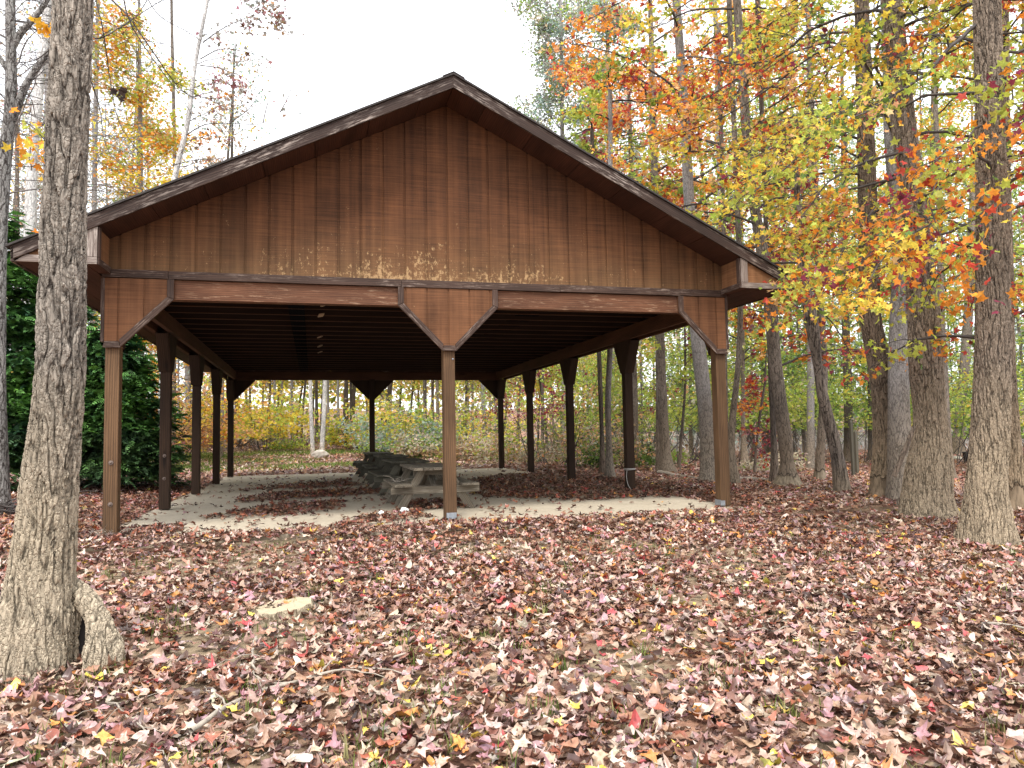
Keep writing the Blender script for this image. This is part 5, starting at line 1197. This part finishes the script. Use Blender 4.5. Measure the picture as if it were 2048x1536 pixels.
litter('fallen_leaves', 3, 10000, 2.6, 9.5, .098, PR_L1c, label='lobed fallen leaves mixed through the foreground carpet')
litter('fallen_leaves', 4, 80000, 9.5, 20, .112, PR_L2, label='fallen leaves around the pavilion and drifted over its slab', smooth=False)
litter('fallen_leaves', 5, 60000, 20, 46, .19, PR_L3, label='reddish fallen leaves on the ground among the farther trees', smooth=False)

# grass
def grass(name, seed, n, fn, h, label, wid=.006):
    rng = np.random.default_rng(seed); P = fn(rng, n); n = len(P)
    a = rng.uniform(0, 6.28, n); l = h*rng.uniform(.5, 1.3, n); bend = rng.uniform(.1, .9, n)*l; dx, dy = np.cos(a), np.sin(a)
    s = np.stack([-dy, dx, 0*dx], -1)*wid
    b0 = P-s; b1 = P+s; mpt = P+np.stack([dx*bend*.35, dy*bend*.35, l*.6], -1); m0 = mpt-s*.7; m1 = mpt+s*.7; tp = P+np.stack([dx*bend, dy*bend, l], -1)
    V = np.stack([b0, b1, m1, m0, tp], 1).reshape(-1, 3); F = (np.array([[0, 1, 2], [0, 2, 3], [3, 2, 4]])[None]+np.arange(n)[:, None, None]*5).reshape(-1, 3)
    c = np.array([[.13, .20, .035], [.20, .26, .06], [.36, .33, .14], [.08, .14, .03]])[rng.integers(0, 4, n)]*rng.normal(1, .15, (n, 1))
    o = mesh_np(name, V, F, MT['leaf'], col=np.clip(np.repeat(c, 5, 0), .01, .9)); tag(o, label, 'grass', kind='stuff')
def tufts(rng, n):
    k = 190; d = rng.uniform(2.8, 8.5, k); u = rng.uniform(-200, 2250, k); C = CAM[None]+(CF*np.array([1, 1, 0])+CR[None]*((u-1024)/FPX)[:, None])*d[:, None]
    C = C[(C[:, 1] < -1.2)]; i = rng.integers(0, len(C), n); P = C[i]+rng.normal(0, .055, (n, 3))*np.repeat(rng.uniform(.4, 1.6, (len(C), 1)), 1, 1)[i]; P[:, 2] = ground(P[:, 0], P[:, 1]); return P
grass('grass_tufts', 11, 3000, tufts, .10, 'short green and straw grass poking through the fallen leaves', .0035)
def lawnpts(rng, n):
    P = np.stack([rng.uniform(-16, 12, n), rng.uniform(15.5, 33, n), np.zeros(n)], -1); P = P[rng.random(n) < lawn(P[:, 0], P[:, 1])]; P[:, 2] = ground(P[:, 0], P[:, 1]); return P
grass('lawn_grass', 12, 130000, lawnpts, .085, 'strip of green lawn behind the pavilion', .02)

# ------------------------------------------------------------------ small things
def lathe_stump(base, r, h, label):
    rng = np.random.default_rng(61); t = empty('tree_stump', base, label, 'stump'); t.rotation_euler.x = .2; k, rows = 72, []
    th = np.linspace(0, 6.2832, k, endpoint=False); V = []; prof = [(1.75, -.1), (1.4, .0), (1.16, .3*h), (1.04, .65*h), (1.0, .93*h), (.955, h)]
    for q_, z in prof:
        rr = r*q_*(1+.16*(vn(np.cos(th)*1.6+4, np.sin(th)*1.6+4, z*2, 7)-.5)*2+.05*(vn(np.cos(th)*6+4, np.sin(th)*6+4, z*8, 8)-.5))
        V += [(a*math.cos(t_), a*math.sin(t_)*.9, z+(.03*math.cos(t_+1)+.014*(vn(math.cos(t_)*5+3, math.sin(t_)*5+3, 0, 9)-.5) if z > .5*h else 0)) for a, t_ in zip(rr, th)]
    F = [[j*k+i, j*k+(i+1) % k, (j+1)*k+(i+1) % k, (j+1)*k+i] for j in range(len(prof)-1) for i in range(k)]
    mesh_np('stump_body', np.array(V), F, bark('stump_bark', (.12, .09, .06), (.36, .30, .21), 18, .3), t, smooth=True)
    m, n, b, out = newmat('cut_stump_wood'); co = coord(n); wv = n.nodes.new('ShaderNodeTexWave'); wv.wave_type = 'RINGS'; wv.rings_direction = 'Z'; wv.inputs['Scale'].default_value = 22; wv.inputs['Distortion'].default_value = 2.5; lk(n, co, wv.inputs['Vector'])
    nz = noise(n, co, 9, 5, .65); c = mix(n, mathn(n, 'MULTIPLY', wv.outputs['Fac'], .5), (.44, .355, .24), (.32, .245, .155)); c = mix(n, ramp(n, nz, [(.45, 0.), (.65, 1.)]), c, (.36, .30, .2))
    lk(n, c, b.inputs['Base Color']); b.inputs['Roughness'].default_value = .9; bump(n, nz, b, .8, .02)
    top = V[-k:]; ring2 = [(x*.5, y*.5, z+.004+.01*(vn(x*20, y*20, 0, 3)-.5)) for x, y, z in top]; V2 = top+ring2+[(0, 0, h+.002)]
    F2 = [[i, (i+1) % k, k+(i+1) % k, k+i] for i in range(k)]+[[k+i, k+(i+1) % k, 2*k] for i in range(k)]
    mesh_np('cut_top', np.array(V2), F2, m, t, smooth=True)
lathe_stump(seat(572, 1228), .2, .07, 'low pale cut tree stump sunk among the fallen leaves')

def stick(rows, r0, label, seed, twigs=3, name='fallen_branch', lift=.05, cat='branch', mat='stick'):
    rng = np.random.default_rng(seed); P = np.array([seat(u, v) for u, v in rows]); P[:, 2] += lift
    base = P[0].copy(); P = smooth_path(np.c_[P, np.zeros(len(P))], 22)[:, :3]; P[:, 2] += .02*(vn(np.linspace(0, 6, 22), 0, 0, seed)-.5)*2; P[:, :2] += rng.normal(0, .006, (22, 2))
    tub = [(P, r0*np.linspace(1, .45, 22)*(1+.12*rng.normal(0, 1, 22)))]
    for _ in range(twigs):
        i = rng.integers(4, 18); d = P[i+1]-P[i]; Q = limb_line(rng, P[i], math.atan2(d[1], d[0])+rng.choice([-1, 1])*rng.uniform(.4, 1.), rng.uniform(.05, .3), rng.uniform(.2, .5), .5, 6, .25); tub.append((Q, r0*.4*np.linspace(1, .4, 7)))
    V, F = tubes(tub, 10); o = mesh_np(name, V-base, F, MT[mat], None, smooth=True, loc=base); tag(o, label, cat); return o
stick([(380, 1490), (450, 1440), (520, 1398), (575, 1382), (690, 1362), (812, 1330)], .013, 'long grey fallen branch across the left foreground leaves', 1, 4)
stick([(512, 1290), (505, 1340), (528, 1380), (590, 1385)], .009, 'short bent grey stick touching the long fallen branch', 2, 3)
stick([(1925, 1252), (1980, 1262), (2048, 1268), (2120, 1280)], .013, 'pale stick lying in the leaves at the right edge of the foreground', 3, 1)
stick([(200, 1400), (240, 1440), (300, 1500), (330, 1540)], .006, 'thin twig in the lower left leaves', 4, 4)
stick([(1500, 1276), (1570, 1270), (1640, 1262)], .006, 'thin short twig in the right foreground leaves', 5, 2)
stick([(1318, 951), (1350, 955), (1400, 962), (1425, 966)], .06, 'fallen pale log at the foot of the straight pale grey trunk', 6, 0, 'fallen_log', .05, 'log')
stick([(1455, 962), (1500, 963), (1545, 966), (1590, 972)], .05, 'fallen pale log right of the right front post', 7, 1, 'fallen_log', .05, 'log')
# brush under the evergreens
rng = np.random.default_rng(15)
for c_, lab, wd in (((255, 975), 'heap of dark dead branches under the smaller evergreen', 1.1), ((20, 1035), 'heap of dead brush at the left edge', .5)):
    b_ = seat(*c_); tub = []
    for i in range(60):
        p0 = b_+np.array([rng.normal(0, wd*.5), rng.normal(0, wd*.3), rng.uniform(.02, .22)]); P = limb_line(rng, p0, rng.uniform(0, 6.28), rng.normal(0, .25), rng.uniform(.3, 1.0), .2, 5, .25); P[:, 2] = np.maximum(P[:, 2], b_[2]+.01); tub.append((P, np.linspace(.014, .005, 6)))
    V, F = tubes(tub, 5); o = mesh_np('brush_pile', V-b_, F, MT['twig'], None, smooth=True, loc=b_); tag(o, lab, 'brush pile')
# dead twigs on tables
for c_, lab, n_, L_ in (((-.46, 1.75, .40), 'tangle of dead twigs on the left bench of the nearest picnic table', 9, .3), ((.30, 2.3, .64), 'dead twig sticking up from the nearest tabletop', 2, .5), ((-.62, 11.3, .40), 'dead branch on the bench of the farthest picnic table', 3, .7)):
    tub = []; b_ = np.array(c_)
    for i in range(n_):
        P = limb_line(rng, b_+rng.normal(0, .03, 3)*[1, 1, 0], rng.uniform(-.6, .6) if n_ < 9 else rng.uniform(0, 6.28), rng.uniform(.15, .7), L_*rng.uniform(.6, 1.2), .5, 6, .3); P[:, 2] = np.maximum(P[:, 2], b_[2]+.006); tub.append((P, np.linspace(.008, .003, 7)))
    V, F = tubes(tub, 5); o = mesh_np('dead_twigs', V-b_, F, MT['stick' if n_ > 3 else 'twig'], None, smooth=True, loc=b_); tag(o, lab, 'twigs')
# stones
def stone(p, s, label, seed, name='boulder'):
    import bmesh
    bm = bmesh.new(); bmesh.ops.create_icosphere(bm, subdivisions=4, radius=1)
    for v in bm.verts:
        c = v.co; k = 1+.5*(float(vn(c.x*1.2+5, c.y*1.2+5, c.z*1.2+5, seed))-.5)+.18*(float(vn(c.x*3+5, c.y*3+5, c.z*3+5, seed+1))-.5)
        v.co = Vector((c.x*s[0]*k, c.y*s[1]*k, c.z*s[2]*k))
    me = bpy.data.meshes.new(name); bm.to_mesh(me); bm.free(); me.polygons.foreach_set('use_smooth', np.ones(len(me.polygons), bool)); me.materials.append(MT['stone'])
    o = bpy.data.objects.new(name, me); COL.objects.link(o); o.location = [float(c) for c in p]; tag(o, label, 'rock')
b_ = gat(640, 31.5); b_[2] += .1; stone(b_, (.34, .3, .24), 'white boulder on the lawn edge below the white trunks', 5)
b_ = seat(1914, 920); b_[2] += .05; stone(b_, (.2, .2, .17), 'tan rock on the ground left of the black bucket', 6)
b_ = seat(1748, 908); b_[2] += .08; stone(b_, (.3, .25, .16), 'pale rock in the far clearing right of the wooden stakes', 8)
# bucket
b_ = seat(1939, 926); t = empty('bucket', b_, 'black bucket standing on the leaves beside the tan rock', 'bucket')
k = 28; th = np.linspace(0, 6.2832, k, endpoint=False); sc_ = depth(b_)/FPX*12
prof = [(0, .02), (.70, .0), (.80, .5), (.95, 1.7), (1.05, 1.7), (1.05, 1.85), (.93, 1.85), (.90, 1.2), (.72, .12), (0, .12)]
V = [(a*math.cos(t_)*sc_, a*math.sin(t_)*sc_, z*sc_) for a, z in prof for t_ in th]; F = [[j*k+i, j*k+(i+1) % k, (j+1)*k+(i+1) % k, (j+1)*k+i] for j in range(len(prof)-1) for i in range(k)]
mesh_np('bucket_body', np.array(V), F, MT['black'], t, smooth=True)
P = np.array([[math.cos(a)*1.06*sc_, math.sin(a)*.25*sc_-.8*sc_, (1.5-abs(math.sin(a))*.9)*sc_] for a in np.linspace(math.pi, 2*math.pi, 14)]); V, F = tubes([(P, np.full(14, .05*sc_))], 6); mesh_np('handle', V, F, MT['metal'], t, smooth=True)
# stakes
for u, v0, v1, lab in ((1707, 955, 842, 'taller of the two thin wooden stakes in the leaves'), (1715, 951, 862, 'shorter of the two thin wooden stakes in the leaves')):
    b_ = seat(u, v0); h_ = (v0-v1)/FPX*depth(b_); s_ = 2.7/FPX*depth(b_); b = MB()
    b.box((-s_, -s_, -.15), (s_, s_, h_-s_)); b.poly([(-s_, -s_, h_-s_), (s_, -s_, h_-s_), (s_, s_, h_-s_), (-s_, s_, h_-s_), (0, 0, h_+s_)], [(0, 1, 4), (1, 2, 4), (2, 3, 4), (3, 0, 4)], (0, 0, 1))
    o = b.build('wooden_stake', MT['grey_dark'], None, .004); o.location = b_; tag(o, lab, 'stake', 'thin wooden stakes')
# dead stick leaning between the ridged trees
d2 = depth(T2[1])-.25; P = np.array([atd(1806, 908, d2), atd(1814, 890, d2), atd(1822, 868, d2), atd(1829, 852, d2)]); P = smooth_path(np.c_[P, np.zeros(4)], 16)[:, :3]
P = np.vstack([[P[0]+(P[0]-P[-1])*.8], P]); P[0, 2] = max(P[0, 2], float(ground(P[0, 0], P[0, 1])))
V, F = tubes([(P, np.linspace(.03, .022, 17))], 10); o = mesh_np('dead_stick', V-P[0], F, BK['dark'], None, smooth=True, loc=P[0]); tag(o, 'dead stick leaning against the wide lower trunk', 'stick')
# litter by the nearest table
for (x, y, s_, lab) in ((-.47, 1.05, .055, 'crumpled white paper by the left foot of the nearest table'), (-.80, 1.0, .035, 'small white paper scrap in the leaves left of the nearest table')):
    import bmesh
    bm = bmesh.new(); bmesh.ops.create_icosphere(bm, subdivisions=3, radius=s_)
    for v in bm.verts: v.co *= .75+.6*float(vn(v.co.x*45+3, v.co.y*45+3, v.co.z*45+3, 12)); v.co.z *= .75
    me = bpy.data.meshes.new('paper_scrap'); bm.to_mesh(me); bm.free(); me.materials.append(MT['white']); o = bpy.data.objects.new('paper_scrap', me); COL.objects.link(o); o.location = (x, y, s_*.6+.01); tag(o, lab, 'paper scrap')
# cord tied to a right side post
th = np.linspace(0, 2*math.pi*1.95, 60); xq = np.sign(np.cos(th))*np.minimum(np.abs(np.cos(th))*1.35, 1)*(H+.008); yq = np.sign(np.sin(th))*np.minimum(np.abs(np.sin(th))*1.35, 1)*(H+.008)
P1 = np.stack([4+xq, D/4+yq, .40+.012*np.sin(th*.5)], -1); P2 = np.array([[4-H-.01, D/4-H, .40], [4-H-.05, D/4-H-.06, .25], [4-H-.03, D/4-H-.1, .1], [4-H+.02, D/4-H-.14, .02], [4+.06, D/4-H-.2, .016]]); P2 = smooth_path(np.c_[P2, np.zeros(5)], 20)[:, :3]
V, F = tubes([(P1, np.full(60, .008)), (P2, np.full(20, .006))], 6); o = mesh_np('cord', V, F, MT['cord'], None, smooth=True); tag(o, 'pale cord tied round a dark right side post of the pavilion', 'cord')
# straw caught at the foot of the left front post
tub = []
for i in range(60):
    P = limb_line(rng, np.array([-4+rng.normal(0, .10), -.14+rng.normal(0, .05), .0]), rng.uniform(0, 6.28), rng.uniform(.1, 1.2), rng.uniform(.1, .24), .9, 4, .3); P[:, 2] = np.maximum(P[:, 2], -.03); tub.append((P, np.linspace(.004, .002, 5)))
V, F = tubes(tub, 4); o = mesh_np('dry_weeds', V, F, MT['stick'], None); tag(o, 'dry straw weeds around the foot of the left front post', 'weeds')
